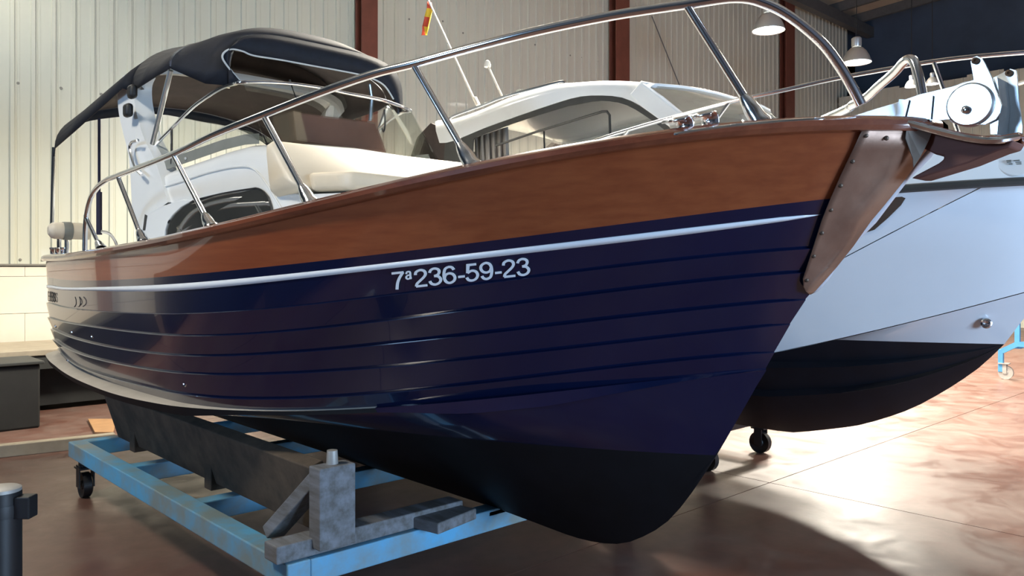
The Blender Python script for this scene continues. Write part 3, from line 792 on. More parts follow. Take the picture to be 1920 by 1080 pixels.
for k in range(21):
    t=math.pi*k/20; bb=-(ob-.0)*math.cos(t); bb=math.copysign(abs(math.cos(t))**.55,-math.cos(t))*ob; zz=abs(math.sin(t))**.7*.16
    rows.append([Vector((bb,e.y,e.z-.03+zz)),Vector((bb*1.0,f_.y,f_.z-.03+zz)),Vector((bb*.93,f_.y,f_.z-.09+zz)),Vector((bb*.93,e.y,e.z-.09+zz))])
mb=MB(); mb.grid(rows,True); mb.build('arch_top',M['gel'],boat,ang=50)
for x,y in ((240,207),(248,172)):
    mb=MB(); p=Pb(x,y,ob+.05); mb.box(p,(.05,.09,.09)); mb.build('arch_socket',M['rubber'],boat,bevel=.02)
mb=MB(); mb.tube(smoothpts([Pb(x,y,ob+.05) for x,y in [(258,263),(247,268),(244,278),(249,300),(256,318),(266,328)]],4),.011,8); mb.build('grab_handle',M['chrome'],boat)
# ------------------------------------------------------------------ canopy
def prof(a,bn,zn,zc,p=2.4,n=17,far=True,skew=0):
    r=[]
    for k in range(n):
        th=math.pi*k/(n-1); c=math.cos(th); s_=math.sin(th)
        b=bn*math.copysign(abs(c)**(2/p),c); z=zn+(zc-zn)*(abs(s_)**(2/p))
        r.append(ab(a+skew*(1-s_),b,z))
    return r
def zc_for(x,y,a,bn,zn,p):
    # crown height whose sight-line skyline passes through pixel (x,y)
    best=None
    for zc in np.linspace(zn+.01,zn+.9,120):
        pr=prof(a,bn,zn,zc,p,41); d=1e9
        for v in pr:
            q=S+v.y*A-v.x*N; px=960+F*q[0]/q[1]; py=HY+F*(H-v.z)/q[1]
            d=min(d,math.hypot(px-x,py-y)) if py>0 or True else d
        sky=[ (960+F*(S+v.y*A-v.x*N)[0]/(S+v.y*A-v.x*N)[1], HY+F*(H-v.z)/(S+v.y*A-v.x*N)[1]) for v in pr]
        yy=np.interp(x,[s[0] for s in sky],[s[1] for s in sky]) if sky[0][0]<sky[-1][0] else 0
        if best is None or abs(yy-y)<best[0]: best=(abs(yy-y),zc)
    return best[1]
secs=[]
def sec(near,bn,crown,p=2.4):
    v=Pb(near[0],near[1],bn); zc=zc_for(crown[0],crown[1],v.y,bn,v.z,p); return (v.y,bn,v.z,zc,p)
s_aft0=sec((103,277),.98,(140,222),2.2)
s_aft1=sec((140,245),.95,(185,190),2.2)
s_arch=sec((229,165),.86,(252,128),2.4)
s1=sec((246,172),.82,(272,113),2.3)
s2=sec((295,141),.82,(325,103),2.3)
s3=sec((318,128),.80,(358,84),2.3)
s4=sec((350,142),.75,(395,71),2.3)
s5=sec((385,157),.68,(425,67.5),2.6)
s6=sec((427,160),.62,(470,68),4.2)
print('CANOPY',[tuple(round(t,2) for t in s) for s in (s_aft0,s_aft1,s_arch,s1,s2,s3,s4,s5,s6)])
def mid(u,v,t): return tuple(a_*(1-t)+b_*t for a_,b_ in zip(u,v))
bim=thing('tmpc','','x'); bpy.data.objects.remove(bim)
can=MB(); can.grid([prof(*s[:4],p=s[4],n=33) for s in (s1,mid(s1,s2,.5),s2,s3,s4,s5,s6)]); canopy=can.build('canopy',M['canvas'],boat,ang=80,thick=-.006,label='navy canvas front canopy')
canopy.data.materials.append(M['canvas_in']); canopy.modifiers['t'].material_offset=1; canopy.modifiers['t'].offset=-1; canopy.modifiers['t'].thickness=.008
can=MB(); aft=[s_aft0,s_aft1,mid(s_aft1,s_arch,.5),s_arch,s1]
can.grid([prof(*s[:4],p=s[4],n=33) for s in aft]); c2=can.build('aft_canopy',M['canvas'],boat,ang=80,thick=.008); c2.data.materials.append(M['canvas_in']); c2.modifiers['t'].material_offset=1
# rear valance
pr=prof(s_aft0[0]+.01,s_aft0[1],s_aft0[2],s_aft0[3],s_aft0[4],33)
can=MB(); can.grid([pr,[v+Vector((0,.03,-.07-.01*math.sin(v.x*9))) for v in pr]]); can.build('canopy_valance',M['canvas'],boat,thick=.006)
# front valance around the window opening
a6=s6[0]-.012
ro_=[v+Vector((0,-.012,0)) for v in prof(*s6[:4],p=s6[4],n=41)]
pip=[(451,153),(425,122),(417,107),(422,97),(435,92),(455,96),(475,104),(525,112),(590,124),(635,132),(682,142),(718,158),(738,186)]
PP=smoothpts([Pa(x,y,a6-.01) for x,y in pip],6)
def resample(P_,n):
    L_=[0]
    for i in range(1,len(P_)): L_.append(L_[-1]+(P_[i]-P_[i-1]).length)
    out=[]
    for k in range(n):
        t=L_[-1]*k/(n-1); j=max(1,min(len(L_)-1,next((i for i,l in enumerate(L_) if l>=t),len(L_)-1)))
        u=(t-L_[j-1])/max(1e-6,L_[j]-L_[j-1]); out.append(P_[j-1].lerp(P_[j],u))
    return out
can=MB(); can.grid([resample(ro_,41),[p.lerp(q_,.5)+Vector((0,-.012,0)) for p,q_ in zip(resample(ro_,41),resample(PP,41))],resample(PP,41)]); can.build('canopy_front_panel',M['canvas'],boat,thick=.004)
can=MB(); can.tube(PP,.006,8); can.build('canopy_piping',M['piping'],boat,label='light grey piping around the canopy window')
can=MB(); can.tube(prof(s3[0],s3[1]-.005,s3[2]+.01,s3[3]-.012,s3[4],33),.011,8); can.build('canopy_bow',M['chrome'],boat)
can=MB(); can.tube(prof(s6[0]+.02,s6[1]-.012,s6[2]-.01,s6[3]-.014,s6[4],33),.011,8); can.build('canopy_bow',M['chrome'],boat)
for sgn in (1,-1):
    def strut(p,q_,r,m,nm):
        mb=MB(); mb.tube([Vector((p.x*sgn,p.y,p.z)),Vector((q_.x*sgn,q_.y,q_.z))],r,10); mb.build(nm,m,boat)
    strut(Pb(320,132,.795),Pb(286,270,.80),.016,M['satin'],'canopy_strut')
    strut(Pb(101,276,.97),Pb(97,428,.97),.014,M['chrome'],'canopy_pole')
mb=MB(); mb.tube([Pa(186,222,6.0),Pa(186,375,6.0)],.011,8); mb.tube([Pa(186,360,6.0),Pa(186,440,6.0)],.022,8); mb.build('canopy_strap',M['strap'],boat,label='navy webbing strap hanging from the canopy')
mb=MB(); mb.tube([Pa(693,158,aF+.25),Pa(697,186,aF+.25),Pa(694,226,aF+.25)],.012,8); mb.build('canopy_strut',M['satin'],boat)
# ------------------------------------------------------------------ stern fittings
zg=levels[0].z(5.6)+.03
mb=MB(); mb.tube(smoothpts([Pb(111,479,.93),Pb(111,445,.93),Pb(115,431,.93),Pb(122,431,.93),Pb(125,445,.93),Pb(125,479,.93)],4),.016,10); mb.build('stern_hoop',M['chrome'],boat)
for x in (98,107,118):
    p=Pb(x,476,.95); mb=MB(); mb.lathe((p.x,p.y,p.z-.02),[(.03,0),(.03,.01),(.016,.02),(.016,.05),(.022,.06),(.02,.07),(0,.07)],12); mb.build('mooring_post',M['chrome'],boat)
mb=MB(); mb.tube(smoothpts([Pa(190,434,5.8),Pa(205,438,5.8),Pa(216,452,5.8),Pa(222,470,5.8)],4),.012,8); mb.build('curved_tube',M['chrome'],boat)
rl=thing('rolled_pad','beige rolled pad held in the chrome hoop at the stern','rolled pad',Pa(120,434,5.75))
pc=Pa(93,432,5.75); pe=Pa(168,433,5.75)
mb=MB(); mb.lathe(pc,[(0,-.012),(.03,-.01),(.055,.01),(.062,.03),(.062,(pe-pc).length*.98),(.04,(pe-pc).length),(0,(pe-pc).length)],24,(1,0,0)); mb.build('pad_roll',M['cream'],rl)
mb=MB(); mb.lathe(pc+Vector((.085,0,0)),[(.066,0),(.068,.01),(.068,.05),(.066,.06)],24,(1,0,0)); mb.build('pad_band',M['grey'],rl)
# through-hull fittings
for x,y,r in ((349,718,.016),(175,630,.012),(137,622,.012),(128,675,.016),(106,611,.012)):
    h=hull_hit(x,y,.002)
    if h is None: continue
    mb=MB(); mb.lathe(h,[(0,-.004),(r*.5,.002),(r,.006),(r*1.2,.003),(r*1.25,-.004)],14,(-1,-.1,0)); mb.build('through_hull_fitting',M['chrome'],boat)
for x in (147,155):
    q_=[hull_hit(x-2,557,.012),hull_hit(x+1,563,.016),hull_hit(x+1,570,.016),hull_hit(x-3,575,.012)]
    mb=MB(); mb.tube(smoothpts(q_,4),.003,6); mb.build('drain_cover',M['black'],boat)
# registration number and the lettering at the stern, laid on the hull side
GLY={
'2':([[(.05,.70),(.09,.86),(.27,.95),(.44,.88),(.49,.71),(.42,.55),(.24,.36),(.09,.20),(.05,.055)]],[[(.04,.055),(.53,.055)]]),
'3':([[(.05,.74),(.12,.89),(.27,.95),(.43,.88),(.47,.73),(.40,.59),(.24,.53)],[(.24,.53),(.42,.48),(.51,.30),(.44,.13),(.27,.05),(.10,.11),(.03,.27)]],[]),
'5':([[(.08,.49),(.27,.60),(.45,.52),(.51,.32),(.43,.13),(.26,.05),(.10,.10),(.03,.25)]],[[(.49,.94),(.13,.94),(.08,.49)]]),
'6':([[(.49,.76),(.42,.90),(.28,.95),(.12,.86),(.05,.60),(.05,.33),(.12,.13),(.28,.05),(.45,.14),(.51,.32),(.44,.51),(.28,.59),(.12,.52),(.06,.36)]],[]),
'7':([[(.52,.93),(.35,.65),(.24,.35),(.19,.0)]],[[(.02,.93),(.54,.93)]]),
'-':([],[[(.03,.33),(.32,.33)]]),
'E':([],[[(.50,.94),(.07,.94),(.07,.05),(.51,.05)],[(.07,.52),(.46,.52)]]),
'B':([[(.07,.94),(.38,.92),(.46,.73),(.36,.54),(.07,.52)],[(.07,.52),(.42,.49),(.51,.28),(.40,.07),(.07,.05)]],[[(.07,.94),(.07,.05)]]),
'S':([[(.49,.74),(.42,.90),(.27,.95),(.10,.88),(.07,.72),(.18,.57),(.38,.49),(.51,.33),(.46,.12),(.27,.05),(.09,.10),(.04,.26)]],[]),
'a':([[(.06,.68),(.14,.90),(.28,.95),(.42,.87),(.44,.68),(.44,.16),(.53,.04)],[(.44,.52),(.20,.49),(.06,.36),(.05,.17),(.18,.05),(.35,.10),(.44,.28)]],[]),
}
GLY['9']=([[(.56-x,1-y) for x,y in GLY['6'][0][0]]],[])
def lettering(txt,org,ux,uy,name,m,off=.005,sw=.125):
    adv={'-':.37,'a':.37}; tot=sum(adv.get(c,.62) for c in txt)-.06; mb=MB(); x0=0
    for c in txt:
        sc=.46 if c=='a' else 1; dy=.50 if c=='a' else 0; w2=(sw if c!='a' else sw*1.45)/2
        for kind,lines in enumerate(GLY[c]):
            for ln in lines:
                P_=[Vector((x,y,0)) for x,y in ln]; P_=smoothpts(P_,5) if kind==0 else P_
                L=[];R=[]
                for i,p in enumerate(P_):
                    d1=(P_[min(i+1,len(P_)-1)]-P_[max(i-1,0)]).normalized(); n_=Vector((-d1.y,d1.x,0)); k=1
                    if 0<i<len(P_)-1:
                        d0=(P_[i]-P_[i-1]).normalized(); k=1/max(.5,n_.dot(Vector((-d0.y,d0.x,0))))
                    L.append(p+n_*w2*k); R.append(p-n_*w2*k)
                rows=[]
                for Q in (L,R):
                    row=[]
                    for q in Q:
                        u=(x0+q.x*sc)/tot; t=q.y*sc+dy
                        row.append(hull_hit(org[0]+ux[0]*u+uy[0]*t,org[1]+ux[1]*u+uy[1]*t,off))
                    rows.append(row)
                if all(v is not None for rr in rows for v in rr): mb.grid(rows)
        x0+=adv.get(c,.62)
    return mb.build(name,m,boat,False,thick=.0015)
lettering('7a236-59-23',(739,543.5),(258,-28),(-3,-33),'registration_number',M['white_line'],.006)['label']='white registration number 7ª236-59-23'
lettering('EBBS',(92,564),(14,3.5),(0,-18),'stern_lettering',M['black'],.008,.10)
# ================================================================== BLUE CRADLE TROLLEY
ZT=.385
c1_=Pz(540,1060,ZT); c2_=Pz(128,828,ZT); c3_=Pz(968,974,ZT)
print('TROLLEY',c1_,c2_,c3_)
xl=(c1_.x+c2_.x)/2; yn=c1_.y; yf=c2_.y; tw=.10
tr=thing('boat_trolley','flaking pale blue steel boat trolley on casters under the navy boat','trolley',(0,(yn+yf)/2,0))
xr=-xl
TB_=lambda p,q,w=tw,h=tw,m='blue',nm='frame_beam':MB().beam(p,q,w,h).build(nm,M[m],tr,False,bevel=.006)
def xat(y): return c1_.x+(c2_.x-c1_.x)*(y-yn)/(yf-yn)
TB_((c1_.x+.05,yn,ZT-.05),(c2_.x+.05,yf,ZT-.05)); TB_((-c1_.x-.05,yn,ZT-.05),(-c2_.x-.05,yf,ZT-.05))
TB_((c1_.x+.1,yn+.05,ZT-.052),(-c1_.x-.1,yn+.05,ZT-.052))
for x,y in ((240,877),(353,948),(165,828)):
    v=Pz(x,y,ZT-.01); TB_((xat(v.y)+.1,v.y+.05,ZT-.06),(-xat(v.y)-.1,v.y+.05,ZT-.06))
def caster(x,y,m='black',r=.085,par=None,z=.28,parent=None):
    c=thing('tmp','','x'); bpy.data.objects.remove(c)
    w_=MB(); w_.lathe((x-.03,y,r),[(0,-.0),(r*.35,0),(r*.4,.008),(r*.85,.008),(r,.0),(r*1.0,.05),(r*.85,.06),(0,.06)],20,(1,0,0)); wo=w_.build('caster_wheel',M[m],parent)
    f_=MB(); f_.box((x-.045,y,r+.06),(.008,.07,.15)).box((x+.045,y,r+.06),(.008,.07,.15)).box((x,y,r*2+.03),(.11,.12,.012)).box((x,y,(r*2+.03+z)/2),(.07,.07,max(.01,z-r*2-.03))); f_.build('caster_fork',M[m],parent,False)
for x,y in ((c2_.x+.10,yf-.02),(c1_.x+.06,yn+.03),(-c2_.x-.1,yf-.02),(-c1_.x-.1,yn+.06)): caster(x,y,parent=tr,z=ZT-.1)
def box3(p,size,nm,m,par=tr,bev=.006,R=None): return MB().box(p,size,R).build(nm,M[m],par,False,bevel=bev)
# timber sleeper, post, brace and bunk on the near side, mirrored on the far side
pb=Pz(628,1010,ZT+.06)
s0=Pz(490,1016,ZT+.06); s1_=Pz(862,940,ZT+.06)
print('POST',pb,s0,s1_)
yS=pb.y+.07
for sgn in (1,-1):
    box3((sgn*(s0.x+s1_.x)/2,yS+.02,ZT+.0+.035),(abs(s1_.x-s0.x),.11,.07),'timber_sleeper','timber')
    zt=Pb(628,872,-pb.x).z
    box3((sgn*pb.x,pb.y+.02,(ZT+.03+zt)/2),(.165,.09,zt-ZT-.03),'timber_post','timber')
    MB().beam((sgn*(pb.x-.02),pb.y+.06,zt-.05),(sgn*(pb.x-.10),pb.y+.34,ZT+.03),.06,.09,(1,0,0)).build('timber_brace',M['timber'],tr,False,bevel=.005)
    # bunk plank leaning outwards against the chine
    q0=Pb(600,945,-pb.x+.02); q1=Pb(222,785,-pb.x+.06)
    zt2=zt-.05
    Rb=Matrix.Rotation(-.30*sgn,3,'Y')
    MB().box((sgn*(pb.x+.03),(pb.y+4.75)/2+.12,zt-.17),(.07,4.75-pb.y,.33),Rb).build('bunk_plank',M['oldwood'],tr,False,bevel=.006)
    MB().lathe((sgn*(pb.x+.005),pb.y+.03,zt-.0),[(0,.055),(.022,.055),(.025,.0),(.02,-.03)],12).build('post_cap',M['caster'],tr)
for y in (3.3,4.5):
    for sgn in (1,-1):
        box3((sgn*(pb.x+.06),y,(ZT-.01+.55)/2),(.09,.09,.55-ZT+.01),'timber_post','oldwood')
sb=Pz(845,966,ZT+.05)
box3((sb.x,sb.y+.07,ZT+.025),(.27,.20,.05),'timber_block','timber',R=Matrix.Rotation(.2,3,'Z'))
box3((0,yn+.05,ZT-.02+.0),(.16,.1,.03),'keel_pad','timber')
# ================================================================== WHITE CABIN BOAT
CB=-2.8
wb=thing('cabin_boat','white cabin cruiser with rounded wheelhouse and black bottom behind the navy boat','boat',(-CB,4,0))
kw=[(1300,760),(1380,793),(1440,805),(1480,807),(1526,808),(1572,803),(1619,796),(1688,775),(1735,754),(1781,727),(1827,697),(1869,660),(1894,634),(1920,603),(1960,545),(2000,480),(2040,405),(2075,330)]
KW=[Pb(x,y,CB) for x,y in kw]; kwa=np.array([p.y for p in KW]); kwz=np.array([p.z for p in KW]); 
od=np.argsort(kwa); kwa=kwa[od]; kwz=kwz[od]
kwz[kwa>1.95]=kwz[kwa>1.95].min()
def wkeel(a): return float(np.interp(a,kwa,kwz))
def wst(z): # stem a at height z
    i=np.argsort(kwz); return float(np.interp(z,kwz[i],kwa[i]))
LW=8.6
WLV=[('rub',1.25,[(1700,350),(1760,345),(1920,336)],.62),('knuck',1.18,[(1580,482),(1650,448),(1727,408),(1780,378)],.75),
     ('chine',1.06,[(1540,641),(1630,623),(1735,596),(1820,573),(1878,560),(1920,549)],.85),('wl',.98,[(1458,650),(1500,646),(1540,641),(1823,636),(1894,634)],1.0)]
class WL: pass
wlev=[]
for nm,bm,trc,q in WLV:
    l=WL(); t=np.array(trc,float); l.bm=bm; l.q=q
    # iterate stem start
    l.a0=wst(2.0 if nm=='rub' else 1.7 if nm=='knuck' else 1.45 if nm=='chine' else 1.13)
    for it in range(4):
        f=lambda a,l=l: l.bm*(1-(1-min(1,max(0,(a-l.a0)/(4.0-l.a0))))**2.2)**l.q*(1-.06*max(0,(a-4)/4.6)**2) if a>l.a0 else 0
        aa=[];zz=[]
        for a in np.linspace(l.a0,4,80):
            q_=S+a*A+(CB+f(a))*N; x=960+F*q_[0]/q_[1]
            if t[0][0]<=x<=t[-1][0]: aa.append(a); zz.append(H+(HY-np.interp(x,t[:,0],t[:,1]))/F*q_[1])
        c=np.polyfit(aa,zz,1 if nm in('rub','knuck') else 2)
        if nm=='wl': c=[np.mean(zz)] ; c=np.array(c)
        amax=max(aa)
        z=lambda a,c=c,am=amax: float(np.polyval(c,min(a,am+.8)))
        l.a0=wst(z(l.a0))
    l.f=f; l.z=z; wlev.append(l); print('WLEV',nm,'a0 %.2f z0 %.2f amax %.2f z %.2f'%(l.a0,z(l.a0),amax,z(4)), c)
NW=48
def wpar(l,i): t=i/NW; s=t*t*.6+t*.4; return l.a0+(LW-l.a0)*s
def wcurve(l,dz=0,db=0):
    return [ab(wpar(l,i),CB+l.f(wpar(l,i))+db*min(1,l.f(wpar(l,i))/.05),l.z(wpar(l,i))+dz) for i in range(NW+1)]
def wside(rows,name,m,**k):
    for sgn in (1,-1):
        mb=MB(); mb.grid([[Vector((-CB+(v.x+CB)*sgn,v.y,v.z)) for v in r] for r in rows]); mb.build(name,m,wb,**k)
rub,knu,chi,wln=wlev
def wl3(u,v,n=4): return [lerp(u,v,k/n) for k in range(n+1)]
topw=[]
for i,v in enumerate(wcurve(rub,.0,0)):
    a=wpar(rub,i); topw.append(v+Vector((min(.12,rub.f(a)*.35),0,.20-.05*min(1,a/3))))
wside(wl3(topw,wcurve(rub)),'bulwark',M['gel'])
wside(wl3(wcurve(rub,-.03),wcurve(knu)),'topside',M['gelb'])
wside(wl3(wcurve(knu,-.004,-.006),wcurve(chi)),'topside',M['gelb'])
wside(wl3(wcurve(chi,-.004,-.018),wcurve(wln)),'topside',M['gelb'])
rb=MB()
for sgn in (1,-1):
    rb.tube([Vector((-CB+(v.x+CB)*sgn,v.y,v.z)) for v in wcurve(rub,-.012,.012)],.024,8)
rb.build('rub_rail',M['dgrey'],wb,label='dark rub rail')
# bottom with two spray strakes
rows=[]
def wbot():
    cols=[]
    for i in range(NW+1):
        a=wpar(wln,i); zk=min(wkeel(a),wln.z(a)); bw=wln.f(a); zw=wln.z(a); col=[]
        for t,ext in ((0,0),(.26,0),(.32,.055),(.326,0),(.45,0),(.55,0),(.61,.05),(.616,0),(.75,0),(.88,0),(1,0)):
            z=zw+(zk-zw)*(t**1.05); e=ext*min(1,bw/.35)
            col.append(ab(a,CB+bw*(1-t)**.85+e,z))
        cols.append(col)
    return [list(r) for r in zip(*cols)]
wside(wbot(),'hull_bottom',M['darkbottom'],ang=25)
mb=MB(); mb.slab([wcurve(l)[-1] for l in (rub,knu,chi,wln)]+[ab(LW,CB,wkeel(LW))]+[Vector((-CB-(wcurve(l)[-1].x+CB),LW,wcurve(l)[-1].z)) for l in (wln,chi,knu,rub)],(0,.03,0)); mb.build('transom',M['gelb'],wb,False)
dk=[]
for i in range(1,NW+1):
    v=topw[i]; hb=-CB-v.x; dk.append([Vector((-CB-hb*t,v.y,v.z-.01+.04*(1-t*t))) for t in (1,.5,0,-.5,-1)])
mb=MB(); mb.grid(dk); mb.build('deck',M['gel'],wb,thick=.02)
# dark hull window, chrome through hull, oval badge
def wb_b(a,z):
    zs=[l.z(a) for l in wlev]; bs=[l.f(a) for l in wlev]
    if z>=zs[0]: return bs[0]-(z-zs[0])*.5
    for i in range(3):
        if zs[i]>=z>=zs[i+1]:
            t=(zs[i]-z)/(zs[i]-zs[i+1]); return bs[i]*(1-t)+bs[i+1]*t
    return bs[-1]
def wb_hit(x,y,off=.006):
    r=(x-960)/F; prev=None
    for Y in np.linspace(2.5,12,1600):
        q=np.array([r*Y,Y])-S; a=q@A; b=q@N; z=H+(HY-y)/F*Y; g=b-(CB+wb_b(a,z)) if a>-1 else 1
        if prev is not None and prev>0>=g: return ab(a,CB+wb_b(a,z)+off,z)
        prev=g
    return None
hw_=[(1697,362),(1702,362),(1702,370),(1690,388),(1650,425),(1636,434),(1622,437),(1608,438),(1600,430),(1640,390),(1665,366)]
rw_=[]
for (xa,ya),(xb,yb) in [((1664,362),(1701,361)),((1650,374),(1704,367)),((1635,388),(1692,385)),((1618,402),(1667,409)),((1605,416),(1642,431)),((1598,428),(1622,438))]:
    rw_.append([wb_hit(xa+(xb-xa)*k/6,ya+(yb-ya)*k/6,.014) for k in range(7)])
mb=MB(); mb.grid(rw_); mb.build('hull_window',M['darkglass'],wb,False,label='long dark hull window')
p=wb_hit(1850,606,.004); mb=MB(); mb.lathe(p,[(0,0),(.014,.004),(.022,.02),(.030,.016),(.034,-.004)],16,(-.9,-.4,0)); mb.build('through_hull_fitting',M['chrome'],wb)
bc_=wb_hit(1905,305,.004)
if bc_:
    mb=MB(); mb.lathe(bc_,[(0,.003),(.085,.003),(.09,-.004)],28,(-.85,-.35,.5)); bd=mb.build('oval_badge',M['creamgel'] if False else M['gel'],wb)
    mb=MB()
    for x,y,wd in ((1893,301.5,8),(1908,301.5,10),(1894,304.5,7),(1911,305,10),(1897,308,6),(1911,308,10)):
        h=wb_hit(x,y,.012)
        if h: mb.box(h,(.012,wd/1500*4.2,.006))
    mb.build('badge_mark',M['grey'],bd,False)
# ---- wheelhouse
cbn=lambda off:CB+off
HB=.86
def CP(x,y,o=0): return Pb(x,y,CB+HB+o)
roof_up=[(814,224),(842,222),(900,202),(945,182),(1000,165),(1045,154),(1075,153),(1100,150.5),(1130,149.5),(1155,149.5),(1185,151),(1220,155),(1260,161),(1310,170),(1350,177),(1379,185)]
roof_lo=[(824,268),(845,266),(905,241),(960,221),(1000,207),(1030,197),(1055,189),(1080,182),(1105,179),(1130,179),(1150,180),(1167,183),(1186,190),(1205,200)]
U=[CP(x,y) for x,y in roof_up]; 
ui=13
lo=smoothpts([CP(x,y) for x,y in roof_lo],2); up=smoothpts([CP(x,y) for x,y in roof_up[:12]],2)
lo=resample(lo,24); up=resample(up,24)
def mw(v,sgn): return Vector((-CB+(v.x+CB)*sgn,v.y,v.z))
for sgn in (1,-1):
    mb=MB()
    mb.grid([[mw(v+Vector((.05,0,.0)),sgn) for v in up],[mw(v+Vector((.012,0,-.02)),sgn) for v in up],[mw(v.lerp(l_,.5)+Vector((-.01,0,0)),sgn) for v,l_ in zip(up,lo)],[mw(v,sgn) for v in lo],[mw(v+Vector((.05,0,0)),sgn) for v in lo]])
    mb.build('roof_side',M['gel'],wb,ang=50)
    pil=[CP(x,y,.002) for x,y in [(1185,178),(1205,155),(1240,180),(1310,237),(1330,262),(1290,262),(1256,237),(1240,225),(1205,200)]]
    mb=MB(); mb.slab([mw(p,sgn) for p in pil],(.06,0,0)); mb.build('windscreen_pillar',M['gel'],wb,False,bevel=.01)
    # dark window surround, glass
    sur=[CP(x,y,-.03) for x,y in [(826,266),(905,241),(1000,207),(1055,189),(1105,179),(1150,180),(1186,190),(1240,225),(1290,262),(1310,285),(1080,330),(830,360),(820,330)]]
    gl=[(889,262),(893,258),(960,233),(1050,204),(1085,196),(1120,190),(1150,191),(1180,199),(1215,220),(1250,246),(1268,264),(1240,284),(900,338),(888,325)]
    G=[CP(x,y,-.02) for x,y in gl]
    inner_=resample(smoothpts(G,4,True),60)
    # surround ring
    Ri=[v for v in inner_]; cen=sum(sur,Vector())/len(sur)
    mb=MB(); so_=resample(smoothpts([CP(x,y,-.02) for x,y in [(836,269),(842,266),(905,241),(1000,207),(1055,189),(1105,179),(1150,180),(1186,190),(1235,223),(1264,246),(1286,270),(1262,292),(900,352),(838,352)]],4,True),60)
    mb.grid([[mw(v,sgn) for v in so_],[mw(v,sgn) for v in Ri]],True); mb.build('window_surround',M['dgrey'],wb,False,thick=.01)
    mb=MB(); mb.add([mw(v,sgn) for v in G],[tuple(range(len(G)))]); mb.build('side_window',M['greyglass'],wb,False,thick=.004)
    mb=MB(); mb.tube([mw(CP(x,y,.006),sgn) for x,y in [(930,273),(1000,249),(1130,209)]]+[mw(CP(x,y,.006),sgn) for x,y in [(1138,209),(1143,216),(1144,250),(1144,262)]],.010,8); mb.build('sliding_window_frame',M['dgrey'],wb)
    mb=MB(); mb.tube([mw(CP(1020,246,-.05),sgn),mw(CP(1021,285,-.05),sgn)],.008,6); mb.build('window_stay',M['dgrey'],wb)
    # curtain
    rows=[]
    for k in range(25):
        x=890+k*2.6; d=.018*math.sin(k*1.5); y0_=257-(k*.9); rows.append([mw(CP(x+k*.2*0,y0_+2,-.10+d),sgn),mw(CP(x+2,300,-.10+d*1.3),sgn),mw(CP(x+3+k*.5,350,-.10+d),sgn)])
    mb=MB(); mb.grid(rows); mb.build('curtain',M['curtain'],wb,thick=.003)
# roof panel across
rows=[]
for i,v in enumerate(up):
    zc=v.z; rows.append([mw(v+Vector((.05,0,0)),1)]+[Vector((-CB+t*(HB-.05),v.y,v.z+.05*(1-t*t)+.0)) for t in (-.8,-.4,0,.4,.8)]+[mw(v+Vector((.05,0,0)),-1)])
mb=MB(); mb.grid(rows); mb.build('roof',M['gel'],wb,thick=.03)
# windscreen of the wheelhouse: top edge curve, glass down to the coachroof
wt=[CP(x,y,-.03) for x,y in [(1207,158),(1250,162),(1300,168),(1340,176),(1379,185),(1410,198)]]
wbm=[CP(x,y,-.03) for x,y in [(1330,262),(1350,270),(1380,270),(1400,270),(1430,270),(1440,268)]]
rowsT=[];rowsB=[]
tp=CP(1207,158,-.03); bt_=CP(1320,250,-.03); ft=CP(1379,185,-.03)
half=[]
for k,(x,y) in enumerate([(1207,158),(1240,160),(1275,163),(1310,168),(1345,175.5),(1379,185)]):
    bb=(HB-.03)*(1-(k/5)**1.5); half.append((Pb(x,y,CB+bb)))
halfb=[]
for k,(x,y) in enumerate([(1325,255),(1345,262),(1365,262),(1385,255),(1400,240),(1413,226)]):
    bb=(HB+.0)*(1-(k/5)**1.5); halfb.append((Pb(x,y,CB+bb)))
T=half+[mw(v,-1) for v in half[-2::-1]]; Bm=halfb+[mw(v,-1) for v in halfb[-2::-1]]
mb=MB(); mb.grid([T,lerp(T,Bm,.5),Bm]); mb.build('front_window',M['greyglass'],wb,thick=.004)
mb=MB(); mb.tube(T,.013,8); mb.build('front_window_frame',M['gel'],wb)
mb=MB(); mb.grid([T,[Vector((v.x,max(v.y,tp.y)*.5+v.y*.5+.02,v.z+.028)) for v in T],[Vector((v.x,tp.y+.05,tp.z+.05-.04*abs((v.x+CB)/HB)**2)) for v in T]]); mb.build('roof_brow',M['gel'],wb,thick=.02)
# coachroof forward and cabin base
rows=[]
for a,hz,hb in ((.9,.02,.25),(1.2,.10,.42),(1.6,.17,.60),(2.0,.22,.72),(2.3,.24,.80),(2.9,.26,.88),(5.1,.26,.90)):
    base=rub.z(a)+.16; rows.append([ab(a,CB+hb,base-.05),ab(a,CB+hb*.97,base+hz*.8),ab(a,CB+hb*.8,base+hz),ab(a,CB,base+hz+.03),ab(a,CB-hb*.8,base+hz),ab(a,CB-hb*.97,base+hz*.8),ab(a,CB-hb,base-.05)])
mb=MB(); mb.grid(rows); mb.build('coach_roof',M['gel'],wb,ang=50)
mb=MB(); mb.box((-CB,2.95,2.15),(1.3,.5,.5)); mb.build('helm_dash',M['dgrey'],wb,False,bevel=.05)
mb=MB(); mb.box((-CB-.35,3.6,2.15),(.5,.16,.75)).box((-CB+.35,3.6,2.15),(.5,.16,.75)); mb.build('helm_seat',M['curtain'],wb,False,bevel=.05)
# aft enclosure
q=[CP(x,y,-.04) for x,y in [(785,257),(810,231),(830,240),(840,275),(840,350),(790,350),(770,300)]]
for sgn in (1,-1):
    mb=MB(); mb.slab([mw(p,sgn) for p in q],(.03,0,0)); mb.build('aft_enclosure_side',M['canvas_in'],wb,False)
mb=MB(); mb.box((-CB,5.15,2.35),(2*HB-.1,.04,.7)); mb.build('aft_bulkhead',M['canvas_in'],wb,False)
